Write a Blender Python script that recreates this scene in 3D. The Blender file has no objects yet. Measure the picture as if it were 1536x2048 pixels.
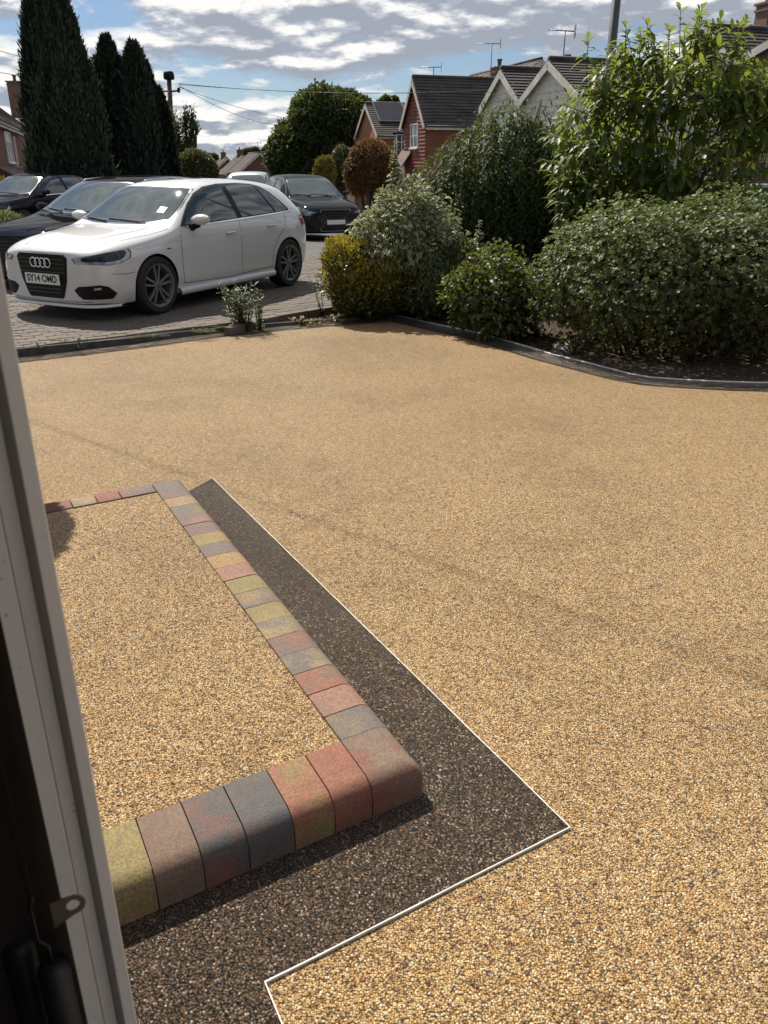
import bpy, bmesh, math, random
import numpy as np
from mathutils import Vector, Matrix
from mathutils.bvhtree import BVHTree

R = math.radians
random.seed(7)
rng = np.random.default_rng(11)
sc = bpy.context.scene
col = sc.collection

# ------------------------------------------------------------------ camera
CAM_Z = 1.61
PITCH = R(23.2)
FPX = 1619.0
cam_d = bpy.data.cameras.new("camera")
cam = bpy.data.objects.new("camera", cam_d)
col.objects.link(cam)
cam.location = (0, 0, CAM_Z)
cam.rotation_euler = (R(90) - PITCH, 0, 0)
cam_d.sensor_fit = 'VERTICAL'
cam_d.sensor_height = 36.0
cam_d.sensor_width = 27.0
cam_d.lens = FPX / 2048 * 36
cam_d.clip_start = 0.05
cam_d.clip_end = 6000
cam_d.dof.use_dof = True
cam_d.dof.focus_distance = 5.0
cam_d.dof.aperture_fstop = 9.0
sc.camera = cam

# ------------------------------------------------------------------ light
SUN_EL, SUN_AZ = 50.0, -30.0           # azimuth from +Y, negative to the left
sdir = Vector((math.sin(R(SUN_AZ)) * math.cos(R(SUN_EL)), math.cos(R(SUN_AZ)) * math.cos(R(SUN_EL)), math.sin(R(SUN_EL))))
sun_d = bpy.data.lights.new("sun", 'SUN')
sun_d.energy = 5.0
sun_d.angle = R(0.53)
sun_d.color = (1.0, 0.93, 0.82)
sun = bpy.data.objects.new("sun", sun_d)
col.objects.link(sun)
sun.rotation_euler = sdir.to_track_quat('Z', 'Y').to_euler()
sun.location = (0, 0, 30)

world = bpy.data.worlds.new("World")
sc.world = world
world.use_nodes = True
SKY_STRENGTH = 0.0425
CLOUD = (3.1, 1.4, 0.0)


def build_sky():
    nt = world.node_tree
    nt.nodes.clear()
    N = nt.nodes.new
    lk = nt.links.new
    out = N('ShaderNodeOutputWorld')
    bg = N('ShaderNodeBackground')
    bg.inputs['Strength'].default_value = SKY_STRENGTH
    lk(bg.outputs[0], out.inputs[0])
    sky = N('ShaderNodeTexSky')
    sky.sky_type = 'NISHITA'
    sky.sun_disc = False
    sky.sun_elevation = R(SUN_EL)
    sky.sun_rotation = R(SUN_AZ)
    sky.air_density = 1.0
    sky.dust_density = 0.25
    sky.ozone_density = 1.6
    tc = N('ShaderNodeTexCoord')
    sep = N('ShaderNodeSeparateXYZ')
    lk(tc.outputs['Generated'], sep.inputs[0])

    def M(op, a, b=None, c=None):
        n = N('ShaderNodeMath')
        n.operation = op
        for i, v in enumerate((a, b, c)):
            if v is None:
                continue
            if isinstance(v, (int, float)):
                n.inputs[i].default_value = v
            else:
                lk(v, n.inputs[i])
        return n.outputs[0]

    zc = M('MAXIMUM', sep.outputs['Z'], 0.0)
    den = M('ADD', zc, 0.22)
    px = M('DIVIDE', sep.outputs['X'], den)
    py = M('DIVIDE', sep.outputs['Y'], den)
    cmb = N('ShaderNodeCombineXYZ')
    lk(px, cmb.inputs[0])
    lk(py, cmb.inputs[1])
    cmb.inputs[2].default_value = 3.7

    def noise(scale, detail, rough, off, lift=1.0):
        mp = N('ShaderNodeMapping')
        mp.inputs['Location'].default_value = off
        mp.inputs['Scale'].default_value = (lift, lift, 1)
        lk(cmb.outputs[0], mp.inputs[0])
        n = N('ShaderNodeTexNoise')
        n.inputs['Scale'].default_value = scale
        n.inputs['Detail'].default_value = detail
        n.inputs['Roughness'].default_value = rough
        lk(mp.outputs[0], n.inputs['Vector'])
        return n.outputs['Fac']

    def density(lift):
        a = noise(1.15, 3, 0.5, CLOUD, lift)
        b = noise(3.0, 9, 0.58, (7.7, 2.2, 0.0), lift)
        return M('ADD', M('MULTIPLY', a, 0.62), M('MULTIPLY', b, 0.38))

    def ramp(fac, stops):
        r = N('ShaderNodeValToRGB')
        e = r.color_ramp.elements
        while len(e) < len(stops):
            e.new(0.5)
        for i, (p, c) in enumerate(stops):
            e[i].position = p
            e[i].color = (*c, 1)
        lk(fac, r.inputs[0])
        return r.outputs[0]

    d0 = density(1.0)
    d1 = density(0.975)                       # the same clouds a little higher up
    cover = ramp(d0, [(0.452, (0, 0, 0)), (0.480, (0.6,) * 3), (0.508, (1, 1, 1))])
    rim = M('MULTIPLY_ADD', M('SUBTRACT', d0, d1), 6.0, 0.0)
    body = M('SUBTRACT', d0, rim)
    shade = ramp(body, [(0.40, (16.5, 16.4, 16.0)), (0.47, (13.4, 13.5, 13.7)), (0.53, (9.4, 9.9, 11.0)), (0.64, (6.2, 6.8, 8.0))])
    tint = N('ShaderNodeMix')
    tint.data_type = 'RGBA'
    tint.blend_type = 'MULTIPLY'
    tint.inputs[0].default_value = 1.0
    lk(sky.outputs[0], tint.inputs[6])
    tint.inputs[7].default_value = (1.06, 1.15, 1.34, 1)
    mix = N('ShaderNodeMix')
    mix.data_type = 'RGBA'
    lk(cover, mix.inputs[0])
    lk(tint.outputs[2], mix.inputs[6])
    lk(shade, mix.inputs[7])
    lk(mix.outputs[2], bg.inputs['Color'])


build_sky()
vs = sc.view_settings
sc.display_settings.display_device = 'sRGB'
vs.view_transform = 'Standard'
vs.look = 'None'
vs.gamma = 1.0
vs.exposure = 0.50
vs.use_curve_mapping = False
sc.cycles.max_bounces = 6
sc.cycles.transparent_max_bounces = 8
sc.cycles.use_denoising = True

# ------------------------------------------------------------------ pixel -> place (photograph pixels, 1536 x 2048)
def ray(x, y):
    u = (x - 768) / FPX
    v = (1024 - y) / FPX
    return Vector((u, math.cos(PITCH) + v * math.sin(PITCH), -math.sin(PITCH) + v * math.cos(PITCH)))


def gp(x, y, z=0.0):
    d = ray(x, y)
    t = (z - CAM_Z) / d.z
    return Vector((d.x * t, d.y * t, z))


def dp(x, y, Y):
    d = ray(x, y)
    t = Y / d.y
    return Vector((d.x * t, Y, CAM_Z + d.z * t))


def terrain(x, y):
    if y < 15:
        return 0.0
    if y < 62:
        return -(y - 15) * 0.034
    return -47 * 0.034


# ------------------------------------------------------------------ materials
class NT:
    def __init__(s, name):
        s.m = bpy.data.materials.new(name)
        s.m.use_nodes = True
        s.t = s.m.node_tree
        s.t.nodes.clear()
        s.out = s.n('ShaderNodeOutputMaterial')

    def n(s, typ, **kw):
        x = s.t.nodes.new(typ)
        for k, v in kw.items():
            if isinstance(k, str) and k.startswith('i_'):
                x.inputs[k[2:].replace('_', ' ')].default_value = v
            else:
                setattr(x, k, v)
        return x

    def l(s, a, b):
        s.t.links.new(a, b)

    def math(s, op, a, b=None, c=None, clamp=False):
        n = s.n('ShaderNodeMath', operation=op, use_clamp=clamp)
        for i, v in enumerate((a, b, c)):
            if v is None:
                continue
            if isinstance(v, (int, float)):
                n.inputs[i].default_value = v
            else:
                s.l(v, n.inputs[i])
        return n.outputs[0]

    def ramp(s, fac, stops, mode='LINEAR'):
        r = s.n('ShaderNodeValToRGB')
        r.color_ramp.interpolation = mode
        e = r.color_ramp.elements
        while len(e) < len(stops):
            e.new(0.5)
        for i, (p, c) in enumerate(stops):
            e[i].position = p
            e[i].color = (*c, 1) if not isinstance(c, (int, float)) else (c, c, c, 1)
        s.l(fac, r.inputs[0])
        return r.outputs[0]

    def mix(s, fac, a, b, blend='MIX'):
        n = s.n('ShaderNodeMix', data_type='RGBA', blend_type=blend)
        for i, v in ((0, fac), (6, a), (7, b)):
            if isinstance(v, (int, float)):
                n.inputs[i].default_value = v
            elif isinstance(v, tuple):
                n.inputs[i].default_value = (*v, 1)
            else:
                s.l(v, n.inputs[i])
        return n.outputs[2]

    def coord(s, kind='Object'):
        return s.n('ShaderNodeTexCoord').outputs[kind]

    def noise(s, vec, scale, detail=4, rough=0.55, dist=0.0):
        n = s.n('ShaderNodeTexNoise')
        n.inputs['Scale'].default_value = scale
        n.inputs['Detail'].default_value = detail
        n.inputs['Roughness'].default_value = rough
        n.inputs['Distortion'].default_value = dist
        s.l(vec, n.inputs['Vector'])
        return n.outputs['Fac']

    def bump(s, height, strength=0.3, dist=0.01, normal=None):
        b = s.n('ShaderNodeBump')
        b.inputs['Strength'].default_value = strength
        b.inputs['Distance'].default_value = dist
        s.l(height, b.inputs['Height'])
        if normal is not None:
            s.l(normal, b.inputs['Normal'])
        return b.outputs[0]

    def bsdf(s, color, rough=0.6, metal=0.0, normal=None, coat=0.0, spec=0.5, link=True):
        p = s.n('ShaderNodeBsdfPrincipled')
        for k, v in (('Base Color', color), ('Roughness', rough), ('Metallic', metal)):
            if isinstance(v, (int, float)):
                p.inputs[k].default_value = v
            elif isinstance(v, tuple):
                p.inputs[k].default_value = (*v, 1)
            else:
                s.l(v, p.inputs[k])
        p.inputs['Coat Weight'].default_value = coat
        p.inputs['Coat Roughness'].default_value = 0.03
        p.inputs['Specular IOR Level'].default_value = spec
        if normal is not None:
            s.l(normal, p.inputs['Normal'])
        if link:
            s.l(p.outputs[0], s.out.inputs[0])
        return p


MATS = {}


def simple(name, color, rough=0.6, metal=0.0, var=0.12, scale=6.0, bump=0.0, coat=0.0, spec=0.5, bscale=None):
    """a plain coloured surface with some uneven wear"""
    if name in MATS:
        return MATS[name]
    k = NT(name)
    co = k.coord('Object')
    f = k.noise(co, scale, 6, 0.6)
    c2 = tuple(max(0, c * (1 - 2 * var)) for c in color)
    c3 = tuple(min(1, c * (1 + var)) for c in color)
    c = k.ramp(f, [(0.3, c2), (0.55, color), (0.75, c3)])
    nrm = None
    if bump:
        nrm = k.bump(k.noise(co, bscale or scale * 12, 4, 0.6), bump, 0.005)
    rr = k.math('ADD', k.math('MULTIPLY', f, 0.16), rough - 0.08)
    k.bsdf(c, rr, metal, nrm, coat, spec)
    MATS[name] = k.m
    return k.m


def leaf_mat(name, stops, rough=0.42, transl=0.3, tcol=(0.28, 0.40, 0.06), edge=None, spec=0.5):
    """leaves: every leaf has its own value of 'rnd'; 'edge' runs from midrib to margin"""
    k = NT(name)
    a = k.n('ShaderNodeAttribute', attribute_name='rnd')
    c = k.ramp(a.outputs['Fac'], stops)
    if edge is not None:
        e = k.n('ShaderNodeAttribute', attribute_name='edge')
        ef = k.ramp(e.outputs['Fac'], [(0.42, 0.0), (0.62, 1.0)])
        c = k.mix(ef, c, edge)
    p = k.bsdf(c, rough, link=False, spec=spec)
    t = k.n('ShaderNodeBsdfTranslucent')
    tc = k.mix(0.55, c, tcol)
    k.l(tc, t.inputs['Color'])
    m = k.n('ShaderNodeMixShader')
    m.inputs[0].default_value = transl
    k.l(p.outputs[0], m.inputs[1])
    k.l(t.outputs[0], m.inputs[2])
    k.l(m.outputs[0], k.out.inputs[0])
    return k.m


def gravel_mat(name, stops, scale, rough, bump, gap, clear=0.5, relief=1.1):
    """resin bound gravel: rounded stones of several colours set in clear resin"""
    k = NT(name)
    co = k.coord('Object')
    wv = k.n('ShaderNodeVectorMath', operation='MULTIPLY_ADD')
    nz = k.n('ShaderNodeTexNoise')
    nz.inputs['Scale'].default_value = scale * 0.35
    k.l(co, nz.inputs['Vector'])
    k.l(nz.outputs['Color'], wv.inputs[0])
    wv.inputs[1].default_value = (0.55 / scale,) * 3
    k.l(co, wv.inputs[2])
    v = k.n('ShaderNodeTexVoronoi', voronoi_dimensions='2D')
    v.inputs['Scale'].default_value = scale
    v.inputs['Randomness'].default_value = 0.95
    k.l(wv.outputs[0], v.inputs['Vector'])
    sep = k.n('ShaderNodeSeparateColor')
    k.l(v.outputs['Color'], sep.inputs[0])
    c = k.ramp(sep.outputs[0], stops, 'CONSTANT')
    # each stone a little different in tone, and broad drifts in the mix
    c = k.mix(k.math('MULTIPLY', sep.outputs[1], 0.45), c, (0.11, 0.075, 0.04))
    drift = k.noise(co, 0.7, 5, 0.6)
    patch = k.noise(co, 9.0, 4, 0.7)
    dr = k.math('ADD', k.math('MULTIPLY', drift, 0.70), k.math('MULTIPLY', patch, 0.30))
    v2 = k.n('ShaderNodeTexVoronoi', voronoi_dimensions='2D')
    v2.inputs['Scale'].default_value = 85.0
    k.l(wv.outputs[0], v2.inputs['Vector'])
    s2 = k.n('ShaderNodeSeparateColor')
    k.l(v2.outputs['Color'], s2.inputs[0])
    c = k.mix(1.0, c, k.ramp(s2.outputs[0], [(0.0, (0.50, 0.46, 0.42)), (0.15, (0.88, 0.86, 0.83)), (0.5, (1.0, 1.0, 1.0)), (1.0, (1.08, 1.08, 1.08))]), 'MULTIPLY')
    dk = k.ramp(dr, [(0.30, (0.66, 0.63, 0.60)), (0.5, (1, 1, 1)), (0.70, (1.10, 1.09, 1.06))])
    c = k.mix(1.0, c, dk, 'MULTIPLY')
    gapf = k.ramp(v.outputs['Distance'], [(0.42, 0.0), (0.70, 1.0)])  # gaps coloured dark: shade between stones painted over the darker resin
    c = k.mix(k.math('MULTIPLY', gapf, 0.7), c, gap)
    h = k.math('SUBTRACT', 1.0, k.math('POWER', v.outputs['Distance'], 2.0))
    h = k.math('ADD', h, k.math('MULTIPLY', sep.outputs[2], 0.55))
    nrm = k.bump(h, bump, relief / scale)
    p = k.bsdf(c, rough, normal=nrm, spec=clear)
    MATS[name] = k.m
    return k.m


def block_mat():
    """tumbled concrete block: two pigments blended across each block"""
    k = NT("kerb block")
    co = k.coord('Object')
    oi = k.n('ShaderNodeObjectInfo')
    a = k.n('ShaderNodeAttribute', attribute_type='OBJECT', attribute_name='tint_a')
    b = k.n('ShaderNodeAttribute', attribute_type='OBJECT', attribute_name='tint_b')
    off = k.n('ShaderNodeVectorMath', operation='ADD')
    k.l(co, off.inputs[0])
    k.l(oi.outputs['Location'], off.inputs[1])
    n1 = k.noise(off.outputs[0], 7, 5, 0.6, 0.3)
    zz = k.n('ShaderNodeSeparateXYZ')
    k.l(co, zz.inputs[0])
    low = k.math('MULTIPLY', k.math('SUBTRACT', 0.085, zz.outputs[2]), 8.0, clamp=True)
    f = k.ramp(k.math('ADD', n1, k.math('MULTIPLY', low, 0.30)), [(0.46, 0.0), (0.72, 1.0)])
    c = k.mix(f, a.outputs['Color'], b.outputs['Color'])
    n2 = k.noise(co, 160, 4, 0.7)
    c = k.mix(k.ramp(n2, [(0.32, 0.75), (0.62, 0.0)]), c, (0.065, 0.055, 0.048))
    n3 = k.noise(co, 420, 2, 0.5)
    c = k.mix(k.ramp(n3, [(0.63, 0.0), (0.74, 0.6)]), c, (0.36, 0.31, 0.25))
    st = k.noise(off.outputs[0], 45, 5, 0.65)
    c = k.mix(k.ramp(st, [(0.5, 0.0), (0.75, 0.4)]), c, (0.10, 0.08, 0.07))
    h = k.math('ADD', k.math('MULTIPLY', n2, 0.6), k.math('MULTIPLY', n3, 0.4))
    k.bsdf(c, 0.75, normal=k.bump(h, 0.8, 0.0028), spec=0.3)
    MATS['block'] = k.m
    return k.m


def paver_mat():
    k = NT("old clay pavers")
    co = k.coord('Object')
    oi = k.n('ShaderNodeObjectInfo')
    a = k.n('ShaderNodeAttribute', attribute_name='rnd')
    rnd = k.math('FRACT', k.math('ADD', oi.outputs['Random'], a.outputs['Fac']))
    c = k.ramp(rnd, [(0.0, (0.112, 0.088, 0.070)), (0.3, (0.14, 0.114, 0.092)), (0.6, (0.125, 0.108, 0.092)), (0.85, (0.155, 0.118, 0.092)), (1.0, (0.10, 0.088, 0.079))])
    wco = k.n('ShaderNodeNewGeometry').outputs['Position']
    n = k.noise(wco, 3.0, 6, 0.65)
    c = k.mix(k.ramp(n, [(0.42, 0.0), (0.7, 0.55)]), c, (0.115, 0.105, 0.090))
    n2 = k.noise(wco, 60, 4, 0.7)
    c = k.mix(k.ramp(n2, [(0.38, 0.5), (0.6, 0.0)]), c, (0.10, 0.085, 0.07))
    k.bsdf(c, 0.8, normal=k.bump(n2, 0.5, 0.004), spec=0.3)
    return k.m


def brick_mat(name, c1, c2, mortar, sx=1.0):
    if name in MATS:
        return MATS[name]
    k = NT(name)
    co = k.coord('UV')
    b = k.n('ShaderNodeTexBrick')
    b.inputs['Color1'].default_value = (*c1, 1)
    b.inputs['Color2'].default_value = (*c2, 1)
    b.inputs['Mortar'].default_value = (*mortar, 1)
    b.inputs['Scale'].default_value = 1.0
    b.inputs['Brick Width'].default_value = 0.225
    b.inputs['Row Height'].default_value = 0.075
    b.inputs['Mortar Size'].default_value = 0.006
    b.inputs['Bias'].default_value = -0.1
    k.l(co, b.inputs['Vector'])
    n = k.noise(k.coord('Object'), 1.3, 6, 0.65)
    c = k.mix(k.ramp(n, [(0.35, 0.35), (0.6, 0.0)]), b.outputs['Color'], tuple(v * 0.55 for v in c1))
    h = k.math('SUBTRACT', 1.0, b.outputs['Fac'])
    k.bsdf(c, 0.85, normal=k.bump(h, 0.5, 0.008), spec=0.25)
    MATS[name] = k.m
    return k.m


def glass_mat(name, tint=(0.02, 0.025, 0.03), rough=0.02):
    k = NT(name)
    co = k.coord('Object')
    n = k.noise(co, 2.2, 3)
    c = k.mix(n, tuple(v * 0.7 for v in tint), tuple(v * 1.3 for v in tint))
    k.bsdf(c, k.math('ADD', k.math('MULTIPLY', n, 0.03), rough), spec=0.9)
    return k.m


def paint_mat(name, color, flake=0.0, metal=0.0, rough=0.35, coat=1.0, spec=0.5):
    rough = 0.65 if spec < .3 else rough
    k = NT(name)
    co = k.coord('Object')
    n = k.noise(co, 1.5, 5, 0.6)
    d = k.noise(co, 30, 4, 0.7)
    c = k.mix(k.ramp(d, [(0.45, 0.0), (0.8, 0.10 if color[0] > .2 else .012)]), color, (0.32, 0.29, 0.25))
    c = k.mix(k.math('MULTIPLY', n, 0.12), c, tuple(v * 0.8 for v in color))
    k.bsdf(c, rough, metal, coat=coat, spec=spec)
    return k.m


# ------------------------------------------------------------------ mesh helpers
class MB:
    """collects faces, then links them as one mesh object"""
    def __init__(s):
        s.v, s.f, s.mi, s.sm, s.uv = [], [], [], [], {}

    def add(s, verts, faces, mi=0, smooth=False):
        o = len(s.v)
        s.v += [tuple(v) for v in verts]
        for f in faces:
            s.f.append(tuple(i + o for i in f))
            s.mi.append(mi)
            s.sm.append(smooth)
        return s

    def obox(s, c, ax, ay, az, mi=0):
        """box from centre and three half-axis vectors"""
        c, ax, ay, az = Vector(c), Vector(ax), Vector(ay), Vector(az)
        vs_ = [c + ax * i + ay * j + az * k for k in (-1, 1) for j in (-1, 1) for i in (-1, 1)]
        fs = [(0, 2, 3, 1), (4, 5, 7, 6), (0, 1, 5, 4), (2, 6, 7, 3), (0, 4, 6, 2), (1, 3, 7, 5)]
        if ax.cross(ay).dot(az) < 0:
            fs = [f[::-1] for f in fs]
        return s.add(vs_, fs, mi)

    def box(s, c, size, mi=0, rz=0.0):
        hx, hy, hz = (v / 2 for v in size)
        cz, sz = math.cos(rz), math.sin(rz)
        return s.obox(c, (hx * cz, hx * sz, 0), (-hy * sz, hy * cz, 0), (0, 0, hz), mi)

    def tube(s, pts, r, seg=6, mi=0, cap=True):
        pts = [Vector(p) for p in pts]
        n = len(pts)
        rs = r if isinstance(r, (list, tuple)) else [r] * n
        t0 = (pts[1] - pts[0]).normalized()
        up = Vector((0, 0, 1)) if abs(t0.z) < 0.9 else Vector((1, 0, 0))
        a = t0.cross(up).normalized()
        verts = []
        for i, p in enumerate(pts):
            t = (pts[min(i + 1, n - 1)] - pts[max(i - 1, 0)]).normalized()
            a = (a - t * a.dot(t)).normalized()
            b = t.cross(a)
            for k in range(seg):
                th = 2 * math.pi * k / seg
                verts.append(p + (a * math.cos(th) + b * math.sin(th)) * rs[i])
        faces = []
        for i in range(n - 1):
            for k in range(seg):
                k2 = (k + 1) % seg
                faces.append((i * seg + k, i * seg + k2, (i + 1) * seg + k2, (i + 1) * seg + k))
        if cap:
            faces.append(tuple(range(seg))[::-1])
            faces.append(tuple((n - 1) * seg + k for k in range(seg)))
        return s.add(verts, faces, mi, True)

    def lathe(s, prof, c=(0, 0, 0), seg=24, axis='Z', mi=0, closed=False):
        """prof: (radius, height) pairs"""
        verts, faces = [], []
        n = len(prof)
        for k in range(seg):
            th = 2 * math.pi * k / seg
            for r, h in prof:
                x, y = r * math.cos(th), r * math.sin(th)
                p = (x, y, h) if axis == 'Z' else ((x, h, y) if axis == 'Y' else (h, x, y))
                verts.append((p[0] + c[0], p[1] + c[1], p[2] + c[2]))
        for k in range(seg):
            k2 = (k + 1) % seg
            for i in range(n if closed else n - 1):
                j = (i + 1) % n
                f = (k * n + i, k2 * n + i, k2 * n + j, k * n + j)
                faces.append(f if axis != 'Y' else f[::-1])
        return s.add(verts, faces, mi, True)

    def prism(s, poly, vec, mi=0):
        """poly: 3D points of a flat outline, pushed along vec"""
        n = len(poly)
        p = [Vector(q) for q in poly]
        vec = Vector(vec)
        verts = p + [q + vec for q in p]
        faces = [tuple(range(n)), tuple(range(2 * n - 1, n - 1, -1))]
        nn = Vector((0, 0, 0))
        for i in range(n):
            nn += p[i].cross(p[(i + 1) % n])
        faces += [(i, i + n, (i + 1) % n + n, (i + 1) % n) for i in range(n)]
        if nn.dot(vec) > 0:
            faces = [f[::-1] for f in faces]
        return s.add(verts, faces, mi)

    def grid(s, rows, mi=0, smooth=True, close=False):
        n = len(rows[0])
        verts = [p for r in rows for p in r]
        faces = []
        for i in range(len(rows) - 1):
            for j in range(n if close else n - 1):
                j2 = (j + 1) % n
                faces.append((i * n + j, i * n + j2, (i + 1) * n + j2, (i + 1) * n + j))
        return s.add(verts, faces, mi, smooth)

    def mesh(s, name, mats, origin=(0, 0, 0)):
        me = bpy.data.meshes.new(name)
        o = Vector(origin)
        me.from_pydata([tuple(Vector(v) - o) for v in s.v], [], s.f)
        for m in (mats if isinstance(mats, (list, tuple)) else [mats]):
            me.materials.append(m)
        me.polygons.foreach_set('material_index', s.mi)
        me.polygons.foreach_set('use_smooth', s.sm)
        me.update()
        return me

    def build(s, name, mats, parent=None, origin=(0, 0, 0), label=None, stuff=False, uv=False):
        me = s.mesh(name, mats, origin)
        if uv:
            box_uv(me)
        o = bpy.data.objects.new(name, me)
        col.objects.link(o)
        if parent is not None:
            o.parent = parent
        else:
            o.location = origin
        if label:
            o['label'] = label
        if stuff:
            o['kind'] = 'stuff'
        return o


def box_uv(me):
    """uv in metres: along the wall and up"""
    uvl = me.uv_layers.new(name='UVMap')
    for p in me.polygons:
        n = p.normal
        if abs(n.z) > 0.9:
            u, v = Vector((1, 0, 0)), Vector((0, 1, 0))
        else:
            u = Vector((-n.y, n.x, 0)).normalized()
            v = n.cross(u)
        for li in p.loop_indices:
            co = me.vertices[me.loops[li].vertex_index].co
            uvl.data[li].uv = (co.dot(u), co.dot(v))


def tag(o, label=None, cat=None, group=None, kind=None):
    if label:
        o['label'] = label
    if cat:
        o['category'] = cat
    if group:
        o['group'] = group
    if kind:
        o['kind'] = kind
    return o


def thing(name, label, cat, loc=(0, 0, 0), rz=0.0, group=None):
    o = bpy.data.objects.new(name, None)
    o.empty_display_size = 0.2
    col.objects.link(o)
    o.location = loc
    o.rotation_euler = (0, 0, rz)
    return tag(o, label, cat, group)


def link_mesh(name, me, parent=None, loc=(0, 0, 0), rot=None):
    o = bpy.data.objects.new(name, me)
    col.objects.link(o)
    o.parent = parent
    o.location = loc
    if rot is not None:
        o.rotation_euler = rot
    return o


# ------------------------------------------------------------------ foliage helpers
def unit(a):
    return a / np.maximum(np.linalg.norm(a, axis=1, keepdims=True), 1e-9)


def sun_tint(D, lo, hi, noise=.25):
    """leaf tint: sunlit tops painted in, paler where shoots point up"""
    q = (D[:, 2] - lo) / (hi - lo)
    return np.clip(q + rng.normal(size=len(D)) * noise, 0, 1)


def leaf_mesh(name, P, D, Nn, L, W, mat, droop=0.0, fine=False, fold=0.15, rnd=None):
    """one mesh of many leaves: P base points, D direction, Nn upper side, L and W sizes"""
    n = len(P)
    D = unit(D)
    S = unit(np.cross(D, Nn))
    U = np.cross(S, D)
    L = np.broadcast_to(np.asarray(L, float), (n,))[:, None]
    W = np.broadcast_to(np.asarray(W, float), (n,))[:, None]
    dz = np.array([[0, 0, -1.0]])
    if fine:
        dr = np.broadcast_to(np.asarray(droop, float), (n,))[:, None]
        m1 = P + D * L * 0.33 + dz * dr * L * 0.10
        m2 = P + D * L * 0.68 + dz * dr * L * 0.36
        tip = P + D * L * 0.97 + dz * dr * L * 0.72
        up1, up2 = U * W * fold, U * W * fold
        V = np.stack([P, m1 - S * W * .45 + up1, m1, m1 + S * W * .45 + up1,
                      m2 - S * W * .42 + up2, m2, m2 + S * W * .42 + up2, tip], 1).reshape(-1, 3)
        edge = np.tile([.3, 1, 0, 1, 1, 0, 1, .9], n)
        loops = np.array([0, 3, 2, 0, 2, 1, 2, 3, 6, 5, 1, 2, 5, 4, 5, 6, 7, 4, 5, 7])
        starts = np.array([0, 3, 6, 10, 14, 17])
        tot = np.array([3, 3, 4, 4, 3, 3])
        nv, nl = 8, 20
    else:
        mid = P + D * L * 0.5
        V = np.stack([P, mid + S * W * .5 + U * W * fold, P + D * L, mid - S * W * .5 + U * W * fold], 1).reshape(-1, 3)
        edge = np.tile([0, 1.0, 0.0, 1.0], n)
        loops = np.array([0, 1, 2, 0, 2, 3])
        starts = np.array([0, 3])
        tot = np.array([3, 3])
        nv, nl = 4, 6
    me = bpy.data.meshes.new(name)
    me.vertices.add(n * nv)
    me.vertices.foreach_set('co', V.astype(np.float32).ravel())
    me.loops.add(n * nl)
    me.loops.foreach_set('vertex_index', (loops[None] + (np.arange(n) * nv)[:, None]).astype(np.int32).ravel())
    nf = len(starts)
    me.polygons.add(n * nf)
    me.polygons.foreach_set('loop_start', (starts[None] + (np.arange(n) * nl)[:, None]).astype(np.int32).ravel())
    try:
        me.polygons.foreach_set('loop_total', np.tile(tot, n).astype(np.int32))
    except Exception:
        pass
    me.update(calc_edges=True)
    r = rng.random(n) if rnd is None else rnd
    at = me.attributes.new('rnd', 'FLOAT', 'FACE')
    at.data.foreach_set('value', np.repeat(r, nf).astype(np.float32))
    ae = me.attributes.new('edge', 'FLOAT', 'POINT')
    ae.data.foreach_set('value', edge.astype(np.float32))
    me.materials.append(mat)
    return me


def rand_dirs(n):
    return unit(rng.normal(size=(n, 3)))


def sum_noise(P, freq, seed):
    r = np.random.default_rng(seed)
    out = np.zeros(len(P))
    amp = 1.0
    for o in range(3):
        for _ in range(4):
            k = r.normal(size=3) * freq * 2 ** o
            out += amp * np.sin(P @ k + r.random() * 6.28) / 4
        amp *= 0.55
    return out


def lobes_points(lobes, n, shell=0.72, bump=0.10, freq=3.0, seed=1, zmin=None):
    """points near the skin of a union of ellipsoids (cx,cy,cz,rx,ry,rz), with outward directions"""
    lobes = np.array(lobes, float)
    area = (lobes[:, 3] * lobes[:, 4] + lobes[:, 4] * lobes[:, 5] + lobes[:, 3] * lobes[:, 5])
    w = area / area.sum()
    Ps, Ds = [], []
    need = n
    while need > 0:
        m = int(need * 1.7) + 100
        idx = rng.choice(len(lobes), m, p=w)
        d = rand_dirs(m)
        c, r = lobes[idx, :3], lobes[idx, 3:]
        f = shell + (1 - shell) * rng.random(m) ** 0.6
        f = f * (1 + bump * sum_noise(d * r * 1.0 + c, freq, seed))
        P = c + d * r * f[:, None]
        keep = np.ones(m, bool)
        for L in lobes:
            q = (P - L[:3]) / L[3:]
            keep &= (np.sum(q * q, 1) > (shell * 0.86) ** 2)
        if zmin is not None:
            keep &= P[:, 2] > zmin
        P, d, r = P[keep], d[keep], r[keep]
        Ps.append(P)
        Ds.append(unit(d / r))
        need -= len(P)
    P = np.concatenate(Ps)[:n]
    D = np.concatenate(Ds)[:n]
    return P, D


def stems_mb(base, targets, r0, r1, seg=5, wob=0.06, rs=None):
    mb = MB()
    rs = rs or random.Random(3)
    for t in targets:
        b = Vector(base) + Vector((rs.uniform(-1, 1), rs.uniform(-1, 1), 0)) * r0 * 2
        t = Vector(t)
        pts = []
        for i in range(5):
            q = i / 4
            p = b.lerp(t, q)
            p.x += math.sin(q * 3.1) * rs.uniform(-wob, wob)
            p.y += math.sin(q * 3.1) * rs.uniform(-wob, wob)
            pts.append(p)
        mb.tube(pts, [r0 + (r1 - r0) * i / 4 for i in range(5)], seg)
    return mb

# ------------------------------------------------------------------ ground, driveway and paving
UPZ = Vector((0, 0, 1))


def lerp_poly(pts, x):
    for a, b in zip(pts, pts[1:]):
        if a[0] <= x <= b[0]:
            q = (x - a[0]) / max(1e-9, b[0] - a[0])
            return a[1] + (b[1] - a[1]) * q
    return pts[0][1] if x < pts[0][0] else pts[-1][1]


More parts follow.
